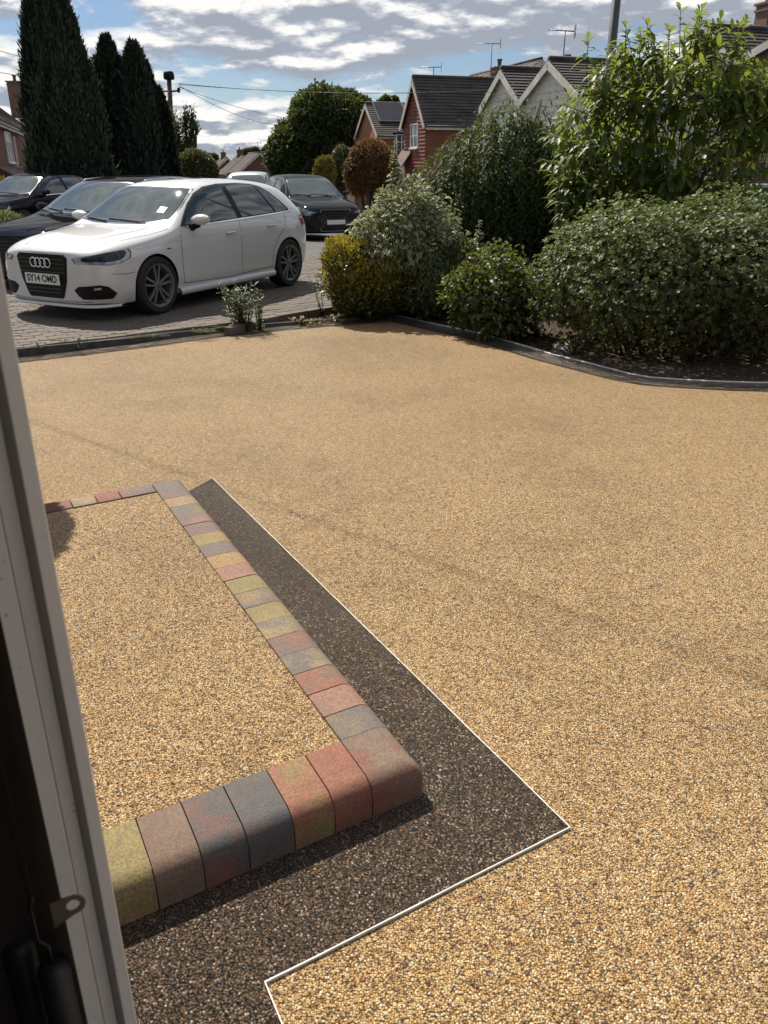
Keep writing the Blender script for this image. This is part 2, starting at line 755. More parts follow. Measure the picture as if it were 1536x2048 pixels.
def drive_z(y):
    q = min(1, max(0, (y - 3.0) / 4.0))
    return -0.05 * q * q * (3 - 2 * q)


m_cream = gravel_mat("cream resin gravel", [
    (0.0, (0.51, 0.292, 0.098)), (0.15, (0.62, 0.415, 0.180)), (0.32, (0.69, 0.515, 0.280)), (0.46, (0.53, 0.340, 0.138)),
    (0.60, (0.42, 0.215, 0.070)), (0.72, (0.74, 0.58, 0.34)), (0.79, (0.25, 0.135, 0.052)), (0.87, (0.10, 0.078, 0.060)), (0.965, (0.80, 0.70, 0.50))],
    205.0, 0.36, 1.0, (0.075, 0.042, 0.018), 0.45)
m_dark = gravel_mat("dark resin gravel", [
    (0.0, (0.060, 0.042, 0.030)), (0.22, (0.028, 0.024, 0.021)), (0.46, (0.12, 0.076, 0.045)), (0.58, (0.048, 0.037, 0.030)),
    (0.72, (0.20, 0.14, 0.092)), (0.80, (0.022, 0.019, 0.018)), (0.91, (0.36, 0.30, 0.24)), (0.95, (0.20, 0.09, 0.038))],
    195.0, 0.15, 1.0, (0.008, 0.006, 0.005), 0.5, 1.0)

left_px = [(33, 715), (150, 701.5), (267, 688), (360, 675), (458, 663), (550, 654), (640, 646), (720, 639.5), (792, 632)]
right_px = [(792, 632), (870, 650), (960, 669), (1035, 690), (1110, 712), (1185, 731), (1260, 750), (1297, 757), (1372, 762), (1447, 766), (1522, 768)]
Lp = [gp(x, y, -0.05) for x, y in left_px]
Rp = [gp(x, y, -0.05) for x, y in right_px]
ldir = (Lp[3] - Lp[0]).normalized()
Lp = [Lp[0] - ldir * 6.0] + Lp
Rp = Rp + [Rp[-1] + Vector((4.0, 0.25, 0))]
bound = [(p.x, p.y) for p in Lp] + [(p.x, p.y) for p in Rp[1:]]


def build_drive():
    xs = sorted(set([p[0] for p in bound] + list(np.arange(bound[0][0], bound[-1][0], 0.35))))
    rows = []
    for x in xs:
        top = lerp_poly(bound, x)
        rows.append([Vector((x, -6 + (top + 6) * q, drive_z(-6 + (top + 6) * q))) for q in np.linspace(0, 1, 60)])
    mb = MB()
    mb.grid(rows[::-1], 0, False)
    o = mb.build('driveway', m_cream)
    tag(o, 'sunlit cream resin bound gravel driveway sweeping up to the planted bed', kind='structure')


def strip(name, path, w0, w1, z, mat, **kw):
    """flat strip along a path, from offset w0 to w1 on its right-hand side"""
    rows = []
    n = len(path)
    for i, p in enumerate(path):
        a = path[max(0, i - 1)]
        b = path[min(n - 1, i + 1)]
        t = (b - a).normalized()
        s = Vector((t.y, -t.x, 0))
        rows.append([Vector((*(p + s * w1).xy, 0)), Vector((*(p + s * w0).xy, 0))])
    for r in rows:
        for v in r:
            v.z = drive_z(v.y) + z
    mb = MB()
    mb.grid(rows, 0, False)
    for i, f in enumerate(mb.f):
        a, b, c = (Vector(mb.v[j]) for j in f[:3])
        if (b - a).cross(c - a).z < 0:
            mb.f[i] = f[::-1]
    o = mb.build(name, mat)
    return o


def dense(path, step=0.12):
    out = []
    for a, b in zip(path, path[1:]):
        n = max(1, int((b - a).length / step))
        out += [a.lerp(b, i / n) for i in range(n)]
    return out + [path[-1]]


build_drive()
apex = Lp[-1]
o = strip('driveway_border', dense(Lp), 0.0, 0.25, 0.005, m_dark)
tag(o, 'dark gravel border band running beside the low edging board', kind='structure')
o = strip('driveway_border', dense(Rp), 0.0, 0.27, 0.0062, m_dark)
tag(o, 'dark gravel border band curving along the planted bed', kind='structure')

m_trim = simple("pale aluminium trim", (0.62, 0.60, 0.55), 0.45, 0.0, 0.1, 9)
m_conc = simple("grey edging concrete", (0.36, 0.35, 0.33), 0.85, 0, 0.25, 14, 0.4)
m_kerb = simple("pale edging strip", (0.62, 0.60, 0.56), 0.7, 0, 0.15, 14, 0.3)
m_board = simple("weathered dark board", (0.085, 0.082, 0.072), 0.85, 0, 0.35, 9, 0.5)


def wall_strip(name, path, thick, z0, z1, mat, side=1, jitter=0.0):
    """an upright strip following a path; z0 and z1 are functions of the position along it"""
    mb = MB()
    rows = []
    n = len(path)
    rj = random.Random(5)
    for i, p in enumerate(path):
        a, b = path[max(0, i - 1)], path[min(n - 1, i + 1)]
        t = (b - a).normalized()
        s = Vector((-t.y, t.x, 0)) * side
        q = i / (n - 1)
        j = rj.uniform(-jitter, jitter)
        lo, hi = z0(q, p), z1(q, p) + j
        rows.append([Vector((p.x, p.y, lo)), Vector((p.x, p.y, hi - .004)), Vector((*(p + s * .004).xy, hi)),
                     Vector((*(p + s * (thick - .004)).xy, hi)), Vector((*(p + s * thick).xy, hi - .004)), Vector((*(p + s * thick).xy, lo))])
    mb.grid(rows if side < 0 else rows[::-1], 0, False)
    m = len(rows[0])
    mb.add(rows[0], [tuple(range(m))], 0)
    mb.add(rows[-1], [tuple(range(m))[::-1]], 0)
    return mb.build(name, mat)


o = wall_strip('edging_board', dense(Lp, .3), 0.028, lambda q, p: -0.12,
               lambda q, p: 0.028 - 0.048 * min(1, max(0, (p.x + 3.4) / 3.0)), m_board, 1, .002)
tag(o, 'low dark timber edging board between cream driveway and the block paving', 'edging')
o = wall_strip('edging_kerb', dense(Rp, .3), 0.036, lambda q, p: -0.12, lambda q, p: -0.038, m_kerb, 1, .002)
tag(o, 'thin pale grey concrete edging curving along the planted bed', 'edging')

# planted bed: dark soil from the edgings back
m_soil = NT("bed soil")
_co = m_soil.coord('Object')
_n1 = m_soil.noise(_co, 3, 6, 0.65)
_n2 = m_soil.noise(_co, 45, 5, 0.7)
_c = m_soil.ramp(_n2, [(0.3, (0.022, 0.015, 0.010)), (0.5, (0.06, 0.042, 0.028)), (0.66, (0.12, 0.088, 0.06)), (0.8, (0.20, 0.16, 0.12))])
m_soil.bsdf(_c, 0.95, normal=m_soil.bump(m_soil.math('ADD', _n1, _n2), 0.9, 0.02), spec=0.2)
m_soil = m_soil.m

pav_px = [(462, 656), (529, 637), (671, 613), (760, 597), (830, 585)]
Pp = [gp(x, y, 0.035) for x, y in pav_px]
pedge = [(p.x, p.y) for p in Pp]


def bed_z(x, y):
    return -0.035 + 0.02 * math.sin(x * 2.3 + y) * math.sin(y * 1.7) + 0.012 * math.sin(x * 9) * math.sin(y * 8)


def build_bed():
    mb = MB()
    xs = sorted(set([p[0] for p in bound if p[0] > Pp[0].x] + [p[0] for p in pedge] + list(np.arange(Pp[0].x, bound[-1][0], 0.12))))
    rows = []
    for x in xs:
        y0 = lerp_poly(bound, x) + 0.03
        y1 = lerp_poly(pedge, x) - 0.01 if x < Pp[-1].x else 15.0
        y1 = max(y1, y0 + 0.01)
        rows.append([Vector((x, y0 + (y1 - y0) * q, bed_z(x, y0 + (y1 - y0) * q) - 0.0)) for q in np.linspace(0, 1, 26)])
    mb.grid(rows[::-1], 0, True)
    o = mb.build('planting_bed', m_soil)
    tag(o, 'dark bare soil of the planted bed under the shrubs', kind='structure')


build_bed()

# ground sheet to the horizon
m_ground = NT("rough ground")
_co = m_ground.coord('Object')
_n = m_ground.noise(_co, 0.5, 8, 0.7)
_c = m_ground.ramp(_n, [(0.35, (0.045, 0.055, 0.022)), (0.55, (0.075, 0.08, 0.035)), (0.75, (0.11, 0.10, 0.06))])
m_ground.bsdf(_c, 0.95, normal=m_ground.bump(m_ground.noise(_co, 9, 5, .7), 0.6, 0.05), spec=0.2)
m_ground = m_ground.m


def ground():
    ys = [-400, -30, -12, -6, 0, 8, 13, 16, 17, 20, 30, 40, 50, 61, 66, 90, 160, 400, 1200, 3000]
    xs = [-2500, -600, -150, -60, -30, -20, -14, -8, -3, 2, 6, 12, 25, 60, 150, 600, 2500]
    rows = []
    for y in ys:
        rows.append([Vector((x, y, terrain(x, y) - (0.18 if y < 17 else 0.06))) for x in xs])
    mb = MB()
    mb.grid(rows, 0, False)
    o = mb.build('ground', m_ground)
    tag(o, 'rough grassy ground running out to the horizon', kind='structure')


ground()

m_asph = NT("road asphalt")
_co = m_asph.coord('Object')
_n = m_asph.noise(_co, 0.8, 6, .65)
_n2 = m_asph.noise(_co, 70, 4, .7)
_c = m_asph.mix(m_asph.ramp(_n, [(.35, 0.0), (.65, 1.0)]), (0.075, 0.072, 0.068), (0.12, 0.115, 0.105))
_c = m_asph.mix(m_asph.ramp(_n2, [(.4, .4), (.6, 0.0)]), _c, (0.03, 0.03, 0.03))
m_asph.bsdf(_c, 0.85, normal=m_asph.bump(_n2, .5, .004), spec=.3)
m_asph = m_asph.m
m_path = simple("pavement concrete", (0.24, 0.225, 0.20), 0.85, 0, .25, 3, .5)

SD = Vector((-0.307, 0.952, 0))      # the street runs this way
SN = Vector((0.952, 0.307, 0))       # to its right-hand side


def street_sheet(name, mat, off0, off1, t0, t1, z, label):
    base = Vector((0.6, 17.0, 0))
    rows = []
    for t in np.linspace(t0, t1, 40):
        r = []
        for w in np.linspace(off0, off1, 6):
            p = base + SD * t + SN * w
            r.append(Vector((p.x, p.y, terrain(p.x, p.y) + z)))
        rows.append(r)
    mb = MB()
    mb.grid(rows, 0, False)
    for i, f in enumerate(mb.f):
        a, b, c = (Vector(mb.v[j]) for j in f[:3])
        if (b - a).cross(c - a).z < 0:
            mb.f[i] = f[::-1]
    o = mb.build(name, mat)
    tag(o, label, kind='structure')


street_sheet('road', m_asph, -8.0, 1.2, -2.0, 210, 0.004, 'grey asphalt road running away between the houses')
street_sheet('pavement', m_path, 1.35, 4.2, -1.0, 210, 0.10, 'pale concrete pavement along the right side of the road')
street_sheet('pavement', m_path, -11.5, -8.15, -2.0, 210, 0.10, 'pale concrete pavement along the left side of the road')


def kerb_line(off, label):
    mb = MB()
    base = Vector((0.6, 17.0, 0))
    rows = []
    for t in np.linspace(-1, 120, 60):
        p = base + SD * t + SN * off
        z = terrain(p.x, p.y)
        rows.append([p - SN * .075 + Vector((0, 0, z - .1)), p - SN * .07 + Vector((0, 0, z + .11)), p + SN * .07 + Vector((0, 0, z + .11)), p + SN * .075 + Vector((0, 0, z - .1))])
    mb.grid(rows[::-1], 0, False)
    o = mb.build('kerb', m_conc)
    tag(o, label, kind='structure')


kerb_line(1.275, 'grey concrete kerb on the right side of the road')
kerb_line(-8.075, 'grey concrete kerb on the left side of the road')


# ------------------------------------------------------------------ neighbour's block paving, brick by brick
def build_paving():
    m_bed = simple("dark joint sand", (0.075, 0.064, 0.052), .95, 0, .3, 20, .5)
    # region: above the board / the paver edge, out to Y = 16.2
    lower = [(p.x, p.y + 0.034) for p in Lp if p.x < Pp[0].x] + pedge
    x0, x1 = lower[0][0], lower[-1][0]
    rows = []
    for x in sorted(set([p[0] for p in lower] + list(np.arange(x0, x1, .5)))):
        y0 = lerp_poly(lower, x)
        rows.append([Vector((x, y0 + (16.3 - y0) * q, 0.016)) for q in np.linspace(0, 1, 12)])
    mb = MB()
    mb.grid(rows[::-1], 0, False)
    root = mb.build('block_paving', m_bed)
    tag(root, 'weathered block paving of the neighbouring drive with moss in its joints', kind='structure')
    mp = paver_mat()
    L, W, gap = 0.20, 0.10, 0.005
    one = MB()
    a, b, ch = L / 2 - gap / 2, W / 2 - gap / 2, 0.006
    vs_ = [(-a, -b, -.03), (a, -b, -.03), (a, b, -.03), (-a, b, -.03),
           (-a, -b, -ch), (a, -b, -ch), (a, b, -ch), (-a, b, -ch),
           (-a + ch, -b + ch, 0), (a - ch, -b + ch, 0), (a - ch, b - ch, 0), (-a + ch, b - ch, 0)]
    fs = [(8, 9, 10, 11)]
    for lo, hi in ((0, 4), (4, 8)):
        fs += [(lo + i, lo + (i + 1) % 4, hi + (i + 1) % 4, hi + i) for i in range(4)]
    one.add(vs_, fs)
    me = one.mesh('paver', mp)
    u = Vector((ldir.x, ldir.y, 0)).normalized()
    v = Vector((-u.y, u.x, 0))
    org = Lp[1] + v * 0.09
    spots = []
    for j in range(0, 110):
        for i in range(-40, 60):
            c = org + u * ((i + (0.5 if j % 2 else 0)) * L) + v * (j * W)
            if not (x0 + .1 < c.x < x1 - .1 and c.y < 16.2):
                continue
            if c.y < lerp_poly(lower, c.x) + 0.075:
                continue
            spots.append(c)
    rp = random.Random(9)
    scored = []
    for c in spots:
        d = Vector((c.x, c.y, 0.03 - CAM_Z))
        dep = d.y * math.cos(PITCH) - d.z * math.sin(PITCH)
        up = d.y * math.sin(PITCH) + d.z * math.cos(PITCH)
        x = 768 + FPX * d.x / dep
        y = 1024 - FPX * up / dep
        vis = 20 < x < 680 and 480 < y < 720
        scored.append(((0 if vis else 1, dep), c))
    scored.sort(key=lambda s: s[0])
    rest = MB()
    rnds = []
    for n, (sc_, c) in enumerate(scored):
        tz = 0.034 + rp.uniform(-.004, .003)
        rz = math.atan2(u.y, u.x) + rp.uniform(-.012, .012)
        rx, ry = rp.uniform(-.02, .02), rp.uniform(-.015, .015)
        if n < 290:
            o = link_mesh('paver', me, root, (c.x, c.y, tz), (rx, ry, rz))
        else:
            M_ = Matrix.Translation((c.x, c.y, tz)) @ Matrix.Rotation(rz, 4, 'Z') @ Matrix.Rotation(rx, 4, 'X')
            rest.add([M_ @ Vector(q) for q in one.v], one.f)
            rnds += [rp.random()] * len(one.f)
    o = rest.build('paver', mp, root, stuff=True)
    at = o.data.attributes.new('rnd', 'FLOAT', 'FACE')
    at.data.foreach_set('value', np.array(rnds, np.float32))
    # raised outer course where the paving stands above the bed
    mb = MB()
    pts = dense(Pp, .21)
    for p, q in zip(pts, pts[1:]):
        t = (q - p)
        s = Vector((-t.y, t.x, 0)).normalized()
        m_ = (p + q) / 2 + s * .05
        z = .032 + rp.uniform(-.004, .004)
        mb.obox(Vector((m_.x, m_.y, z - .07)), t * .485, s * .05, (0, 0, .075))
    o = mb.build('paving_edge', mp, root)


build_paving()

# ------------------------------------------------------------------ the step: bullnose blocks round a gravel top
OA = gp(849, 1592, 0.0)
AV = Vector((-0.469, 0.883, 0))
BV = Vector((-0.861, -0.508, 0))
SZ = 0.115


def ab(a, b, z=0.0):
    p = OA + AV * a + BV * b
    return Vector((p.x, p.y, z))


def bull(r, h, depth, n=8):
    """profile (distance from the face, height) of a bullnose block, bottom of the face first"""
    pr = [(0.0, -0.05), (0.0, h - r)]
    for i in range(1, n + 1):
        t = math.pi / 2 * i / n
        pr.append((r - r * math.cos(t), h - r + r * math.sin(t)))
    pr += [(depth, h), (depth, -0.05)]
    return pr


BR = 0.052
PIG = {'olive': (0.27, 0.215, 0.080), 'ochre': (0.37, 0.24, 0.095), 'taupe': (0.23, 0.165, 0.115), 'brown': (0.20, 0.125, 0.085), 'slate': (0.095, 0.095, 0.098),
       'red': (0.265, 0.090, 0.060), 'rust': (0.32, 0.130, 0.075), 'pink': (0.34, 0.185, 0.13), 'grey': (0.175, 0.152, 0.132), 'mauve': (0.20, 0.135, 0.115), 'sand': (0.35, 0.255, 0.125)}


def build_step():
    mbk = block_mat()
    mtop = MB()
    d0 = .2
    # gravel top (its rim tucked just under the level of the blocks)
    a1, a0, b0, b1 = 2.345, 0.2, 0.165, 1.75
    n = 12
    rows = [[ab(a0 + (a1 - a0) * i / n, b0 + (b1 - b0) * j / n, SZ - .004) for j in range(n + 1)] for i in range(n + 1)]
    mtop.grid(rows, 0, False)
    for i, f in enumerate(mtop.f):
        a, b, c = (Vector(mtop.v[j]) for j in f[:3])
        if (b - a).cross(c - a).z < 0:
            mtop.f[i] = f[::-1]
    root = mtop.build('entrance_step', m_cream)
    tag(root, 'raised doorstep of cream gravel framed by multicoloured bullnose blocks', 'step')
    rb = random.Random(21)
    mb = MB()
    mb.prism([ab(.04, .04, -.06), ab(2.44, .04, -.06), ab(2.44, 1.7, -.06), ab(.04, 1.7, -.06)], (0, 0, .06 + SZ - .02))
    mb.build('bedding', simple("jointing mortar", (.11, .095, .08), .95, 0, .3, 30, .5), root)

    def fin(mb, ta, tb):
        c = sum((Vector(v) for v in mb.v), Vector()) / len(mb.v)
        c.z = 0
        for i, f in enumerate(mb.f):
            pass
        me = mb.mesh('kerb_block', mbk, c)
        bm = bmesh.new()
        bm.from_mesh(me)
        bmesh.ops.recalc_face_normals(bm, faces=bm.faces)
        ed = [e for e in bm.edges if len(e.link_faces) == 2 and e.calc_face_angle() > 0.9]
        bmesh.ops.bevel(bm, geom=ed, offset=rb.uniform(.0022, .0042), segments=2, affect='EDGES', profile=0.5)
        bm.to_mesh(me)
        bm.free()
        for p in me.polygons:
            p.use_smooth = True
        try:
            me.set_sharp_from_angle(angle=R(50))
        except Exception:
            pass
        o = link_mesh('kerb_block', me, root, c)
        o['tint_a'] = [*PIG[ta], 1.0]
        o['tint_b'] = [*PIG[tb], 1.0]
        return o

    g = 0.0016

    def front_block(bs, be, ta, tb):
        mb = MB()
        j = rb.uniform(-.0015, .0015)
        pr = bull(BR, SZ + j, d0 - .002)
        rows = [[ab(d + j, b, h) for d, h in pr] for b in (bs + g, be - g)]
        mb.grid(rows, 0, True)
        mb.add(rows[0], [tuple(range(len(pr)))])
        mb.add(rows[1], [tuple(range(len(pr)))])
        fin(mb, ta, tb)

    def side_block(as_, ae, ta, tb, depth=0.163, flat=False):
        mb = MB()
        j = rb.uniform(-.0015, .0015)
        pr = bull(BR, SZ + j, depth)
        rows = [[ab(a, d + j, h) for d, h in pr] for a in (as_ + g, ae - g)]
        mb.grid(rows, 0, True)
        mb.add(rows[0], [tuple(range(len(pr)))])
        mb.add(rows[1], [tuple(range(len(pr)))])
        fin(mb, ta, tb)

    def corner_block(ta, tb):
        """bullnose on both outer faces with a rounded outer corner"""
        mb = MB()
        la, lb = d0 - g, .165 - g
        rows = []
        for q in range(9):                      # rings from the foot up over the nose
            if q == 0:
                ins, h = 0.0, -0.05
            else:
                t = math.pi / 2 * (q - 1) / 7
                ins, h = BR - BR * math.cos(t), SZ - BR + BR * math.sin(t)
            rc = .016
            ring = [ab(la, ins, h)]
            ca, cb = max(ins + rc * (1 - ins / BR * .4), ins), max(ins + rc * (1 - ins / BR * .4), ins)
            r_ = ca - ins
            for s in range(6):
                th = math.pi / 2 * s / 5
                ring.append(ab(ca - r_ * math.sin(th), cb - r_ * math.cos(th), h))
            ring.append(ab(ins, lb, h))
            rows.append(ring)
        mb.grid(rows, 0, True)
        top = rows[-1] + [ab(la, lb, SZ)]
        mb.add(top, [tuple(range(len(top)))])
        m = len(rows[0])
        sa = [r[0] for r in rows] + [ab(la, lb, SZ), ab(la, lb, -.05)]
        mb.add(sa, [tuple(range(len(sa)))])
        sb = [r[-1] for r in rows] + [ab(la, lb, SZ), ab(la, lb, -.05)]
        mb.add(sb, [tuple(range(len(sb)))])
        fin(mb, ta, tb)

    corner_block('taupe', 'red')
    fr = [('rust', 'red'), ('rust', 'olive'), ('slate', 'brown'), ('slate', 'red'), ('brown', 'taupe'), ('olive', 'ochre'), ('slate', 'taupe'), ('red', 'brown'), ('olive', 'grey'), ('mauve', 'taupe'), ('rust', 'red'), ('grey', 'slate')]
    bj = [.165, .277, .392, .514, .628, .742, .86, .978, 1.096, 1.214, 1.332, 1.45, 1.568]
    for i, (ta, tb) in enumerate(fr):
        front_block(bj[i], bj[i + 1], ta, tb)
    side = [('grey', 'ochre'), ('pink', 'mauve'), ('rust', 'grey'), ('grey', 'sand'), ('mauve', 'rust'), ('sand', 'grey'), ('olive', 'sand'), ('grey', 'ochre'), ('olive', 'sand'),
            ('pink', 'rust'), ('ochre', 'sand'), ('mauve', 'grey'), ('olive', 'ochre'), ('mauve', 'taupe'), ('mauve', 'pink'), ('grey', 'olive'), ('sand', 'pink'), ('mauve', 'grey')]
    n = len(side)
    for i, (ta, tb) in enumerate(side):
        side_block(.2 + (2.35 - .2) * i / n, .2 + (2.35 - .2) * (i + 1) / n, ta, tb)
    side_block(2.35, 2.47, 'grey', 'mauve')
    back = [('mauve', 'rust'), ('red', 'rust'), ('sand', 'grey'), ('red', 'mauve'), ('grey', 'ochre'), ('red', 'brown'), ('slate', 'taupe'), ('olive', 'sand')]
    bb = [.165, .335, .45, .565, .70, .83, .96, 1.09, 1.22]
    for i, (ta, tb) in enumerate(back):
        mb = MB()
        j = rb.uniform(-.001, .001)
        q = [ab(2.352, bb[i] + g, 0), ab(2.468, bb[i] + g, 0), ab(2.468, bb[i + 1] - g, 0), ab(2.352, bb[i + 1] - g, 0)]
        mb.prism([Vector((p.x, p.y, -.05)) for p in q], (0, 0, SZ + .05 + j))
        fin(mb, ta, tb)


build_step()


def build_step_border():
    """dark gravel band round the step and the thin white strip that closes it"""
    z = 0.005
    mb = MB()
    A0, B0, A1 = -.293, -.281, 2.62
    Wc = gp(425, 957, z)          # far outer corner of the band
    Wn = gp(1140, 1655, z)
    Wl = gp(530, 1965, z)
    Wd = Wl + (gp(565, 2048, z) - Wl).normalized() * 1.6
    far_in = ab(2.5, .0, z)
    # right-hand band
    n = 24
    rows = []
    for i in range(n + 1):
        q = i / n
        rows.append([ab(.03 + 2.47 * q, .03, z), Wn.lerp(Wc, q)])
    mb.grid(rows, 0, False)
    # front band
    rows = []
    for i in range(n + 1):
        q = i / n
        rows.append([ab(.03, .03 + .557 * q, z), Wn.lerp(Wl, q)])
    mb.grid(rows, 0, False)
    # left part: from the strip's end back to the house
    mb.add([ab(.03, .587, z), Wl, Wd, ab(-2.0, 1.75, z), ab(.03, 1.75, z)], [(0, 1, 2, 3, 4)])
    for i, f in enumerate(mb.f):
        a, b, c = (Vector(mb.v[j]) for j in f[:3])
        if (b - a).cross(c - a).z < 0:
            mb.f[i] = f[::-1]
    o = mb.build('driveway_border', m_dark)
    tag(o, 'glittering dark gravel band in front of and beside the raised step', kind='structure')
    rt = random.Random(17)
    mt = simple("white trim", (0.80, 0.78, 0.70), 0.4, 0, .05, 20)
    mb = MB()
    for p, q in ((Wc, Wn), (Wn, Wl), (Wl, Wd)):
        t = (q - p).normalized()
        s = Vector((-t.y, t.x, 0))
        a, b = p - t * .0012, q + t * .0012
        n = max(3, int((b - a).length / .11))
        rows = []
        for i in range(n + 1):
            c = a.lerp(b, i / n) + s * (rt.uniform(-.0011, .0011) if 0 < i < n else 0)
            zt = .0028 + rt.uniform(-.0008, .0005)
            w = .0013 + rt.uniform(-.00025, .0002)
            rows.append([c - s * w + UPZ * -.006, c - s * w + UPZ * zt, c + s * w + UPZ * zt, c + s * w + UPZ * -.006])
        mb.grid(rows[::-1], 0, False)
        mb.add(rows[0], [(0, 1, 2, 3)])
        mb.add(rows[-1], [(3, 2, 1, 0)])
    o = mb.build('trim_strip', mt)
    tag(o, 'thin white strip between dark gravel band and cream driveway', 'trim strip')


build_step_border()

# ------------------------------------------------------------------ own house: door jamb beside the camera, wall beyond it
E_ = Vector((math.cos(R(26.5)), math.sin(R(26.5)), 0))      # across the jamb
F_ = Vector((-math.sin(R(26.5)), math.cos(R(26.5)), 0))     # away from the camera
def az(a, r):
    return Vector((r * math.sin(R(a)), r * math.cos(R(a)), 0))


J0 = az(-28.66, .852)
JW = (az(-24.5, .852) - J0).length


def jp(e, f, z=0.0):
    p = J0 + E_ * e + F_ * f
    return Vector((p.x, p.y, z))


def build_jamb():
    k = NT("white pvc frame")
    co = k.coord('Object')
    cc = k.mix(k.ramp(k.noise(co, 5, 6, .65), [(.35, 0.0), (.75, .22)]), (0.80, 0.78, 0.74), (0.52, 0.48, 0.41))
    cc = k.mix(k.ramp(k.noise(co, 95, 3, .6), [(.70, 0.0), (.745, .85)]), cc, (0.12, 0.10, 0.08))
    st = k.n('ShaderNodeMapping')
    st.inputs['Scale'].default_value = (160, 160, 3)
    k.l(co, st.inputs[0])
    cc = k.mix(k.ramp(k.noise(st.outputs[0], 1, 4, .6), [(.6, 0.0), (.8, .25)]), cc, (0.40, 0.35, 0.28))
    k.bsdf(cc, .42, normal=k.bump(k.noise(co, 60, 4, .6), .08, .002))
    mw = k.m
    root = thing('door_frame', 'grey white plastic door frame post standing upright beside the doorstep', 'door frame', jp(0, 0, 0))
    w = JW

    def post(name, prof):
        mb = MB()
        n = len(prof)
        pts = [jp(e * w, f) for e, f in prof]
        lo = [Vector((p.x, p.y, -.02)) for p in pts]
        mb.prism(lo, (0, 0, 2.25))
        me = mb.mesh(name, mw, root.location)
        bm = bmesh.new()
        bm.from_mesh(me)
        bmesh.ops.recalc_face_normals(bm, faces=bm.faces)
        ed = [e for e in bm.edges if abs((e.verts[0].co - e.verts[1].co).z) > 1]
        bmesh.ops.bevel(bm, geom=ed, offset=.0012, segments=2, affect='EDGES', profile=.5)
        bm.to_mesh(me)
        bm.free()
        return link_mesh(name, me, root)

    post('inner_bead', [(0, 0), (0, .05), (.325, .05), (.325, .0)])
    post('frame_seal', [(.30, .004), (.30, .045), (.36, .045), (.36, .004)])
    post('frame_post', [(.338, .0005), (.338, .06), (.597, .06), (.597, .0005)])
    post('outer_post', [(.598, .006), (.598, .08), (1.0, .08), (1.0, -.016), (.75, -.016)])
    # latch plate: a steel tongue with a round hole
    ms = simple("dull steel", (0.20, 0.185, 0.16), 0.42, .8, .15, 30, .1)
    P = dp(135, 1812, .70)
    ex, ez = E_, Vector((0, 0, 1))
    outl = []
    hole = []
    N = 20
    for i in range(N):
        t = 2 * math.pi * i / N
        c, s = math.cos(t), math.sin(t)
        hole.append((.0078 * c, .0078 * s * 1.1))
        if c > -.2:
            outl.append((.0145 * c, .0145 * s))
        else:
            outl.append((-.024, .021 * s + (-.005)))
    mb = MB()
    cpt = P + E_ * .006

    def pt(u, v, d):
        return cpt + ex * u + ez * v - F_ * d

    for d0, d1 in ((0.0, .0022),):
        A = [pt(*q, d1) for q in outl]
        B = [pt(*q, d1) for q in hole]
        A2 = [pt(*q, d0) for q in outl]
        B2 = [pt(*q, d0) for q in hole]
        mb.grid([A, B], 0, False, True)
        mb.grid([B2, A2], 0, False, True)
        mb.grid([A2, A], 0, True, True)
        mb.grid([B, B2], 0, True, True)
    plate = mb.build('latch_plate', ms, root, root.location)
    # lift gear in the dark corner
    md = simple("grey painted steel", (0.030, 0.030, 0.031), 0.5, .3, .2, 12)
    gear = thing('door_spring', 'dark grey spring tubes and cables of the garage door beside its frame', 'door spring', dp(120, 2048, .74))

    def vert(px, py, Y, ztop, zbot, r, name, mat, parent, seg=16):
        p = dp(px, py, Y)
        mb = MB()
        mb.tube([Vector((p.x, p.y, zbot)), Vector((p.x, p.y, ztop - .012)), Vector((p.x, p.y, ztop - .004)), Vector((p.x, p.y, ztop))], [r, r, r * .85, r * .5], seg)
        return mb.build(name, mat, parent, parent.location)

    za = dp(115, 1925, .74).z
    vert(120, 1990, .74, za, .0, .021, 'spring_tube', md, gear)
    vert(62, 1990, .78, za - .01, .0, .021, 'spring_tube', md, gear)
    mb = MB()
    p = dp(120, 1990, .74)
    mb.tube([Vector((p.x, p.y, za - .005)), Vector((p.x, p.y, za + .03)), Vector((p.x - .012, p.y, za + .04)), Vector((p.x - .012, p.y, za + .10)), Vector((p.x - .004, p.y - .003, za + .12))], .0022, 6)
    mb.build('hook', md, gear, gear.location)
    for dx in (0, .006):
        mb = MB()
        q = Vector((p.x - .012 + dx, p.y, za + .10))
        mb.tube([q, Vector((q.x - .002, q.y, 2.1))], .0011, 5)
        mb.build('cable', md, gear, gear.location)


build_jamb()


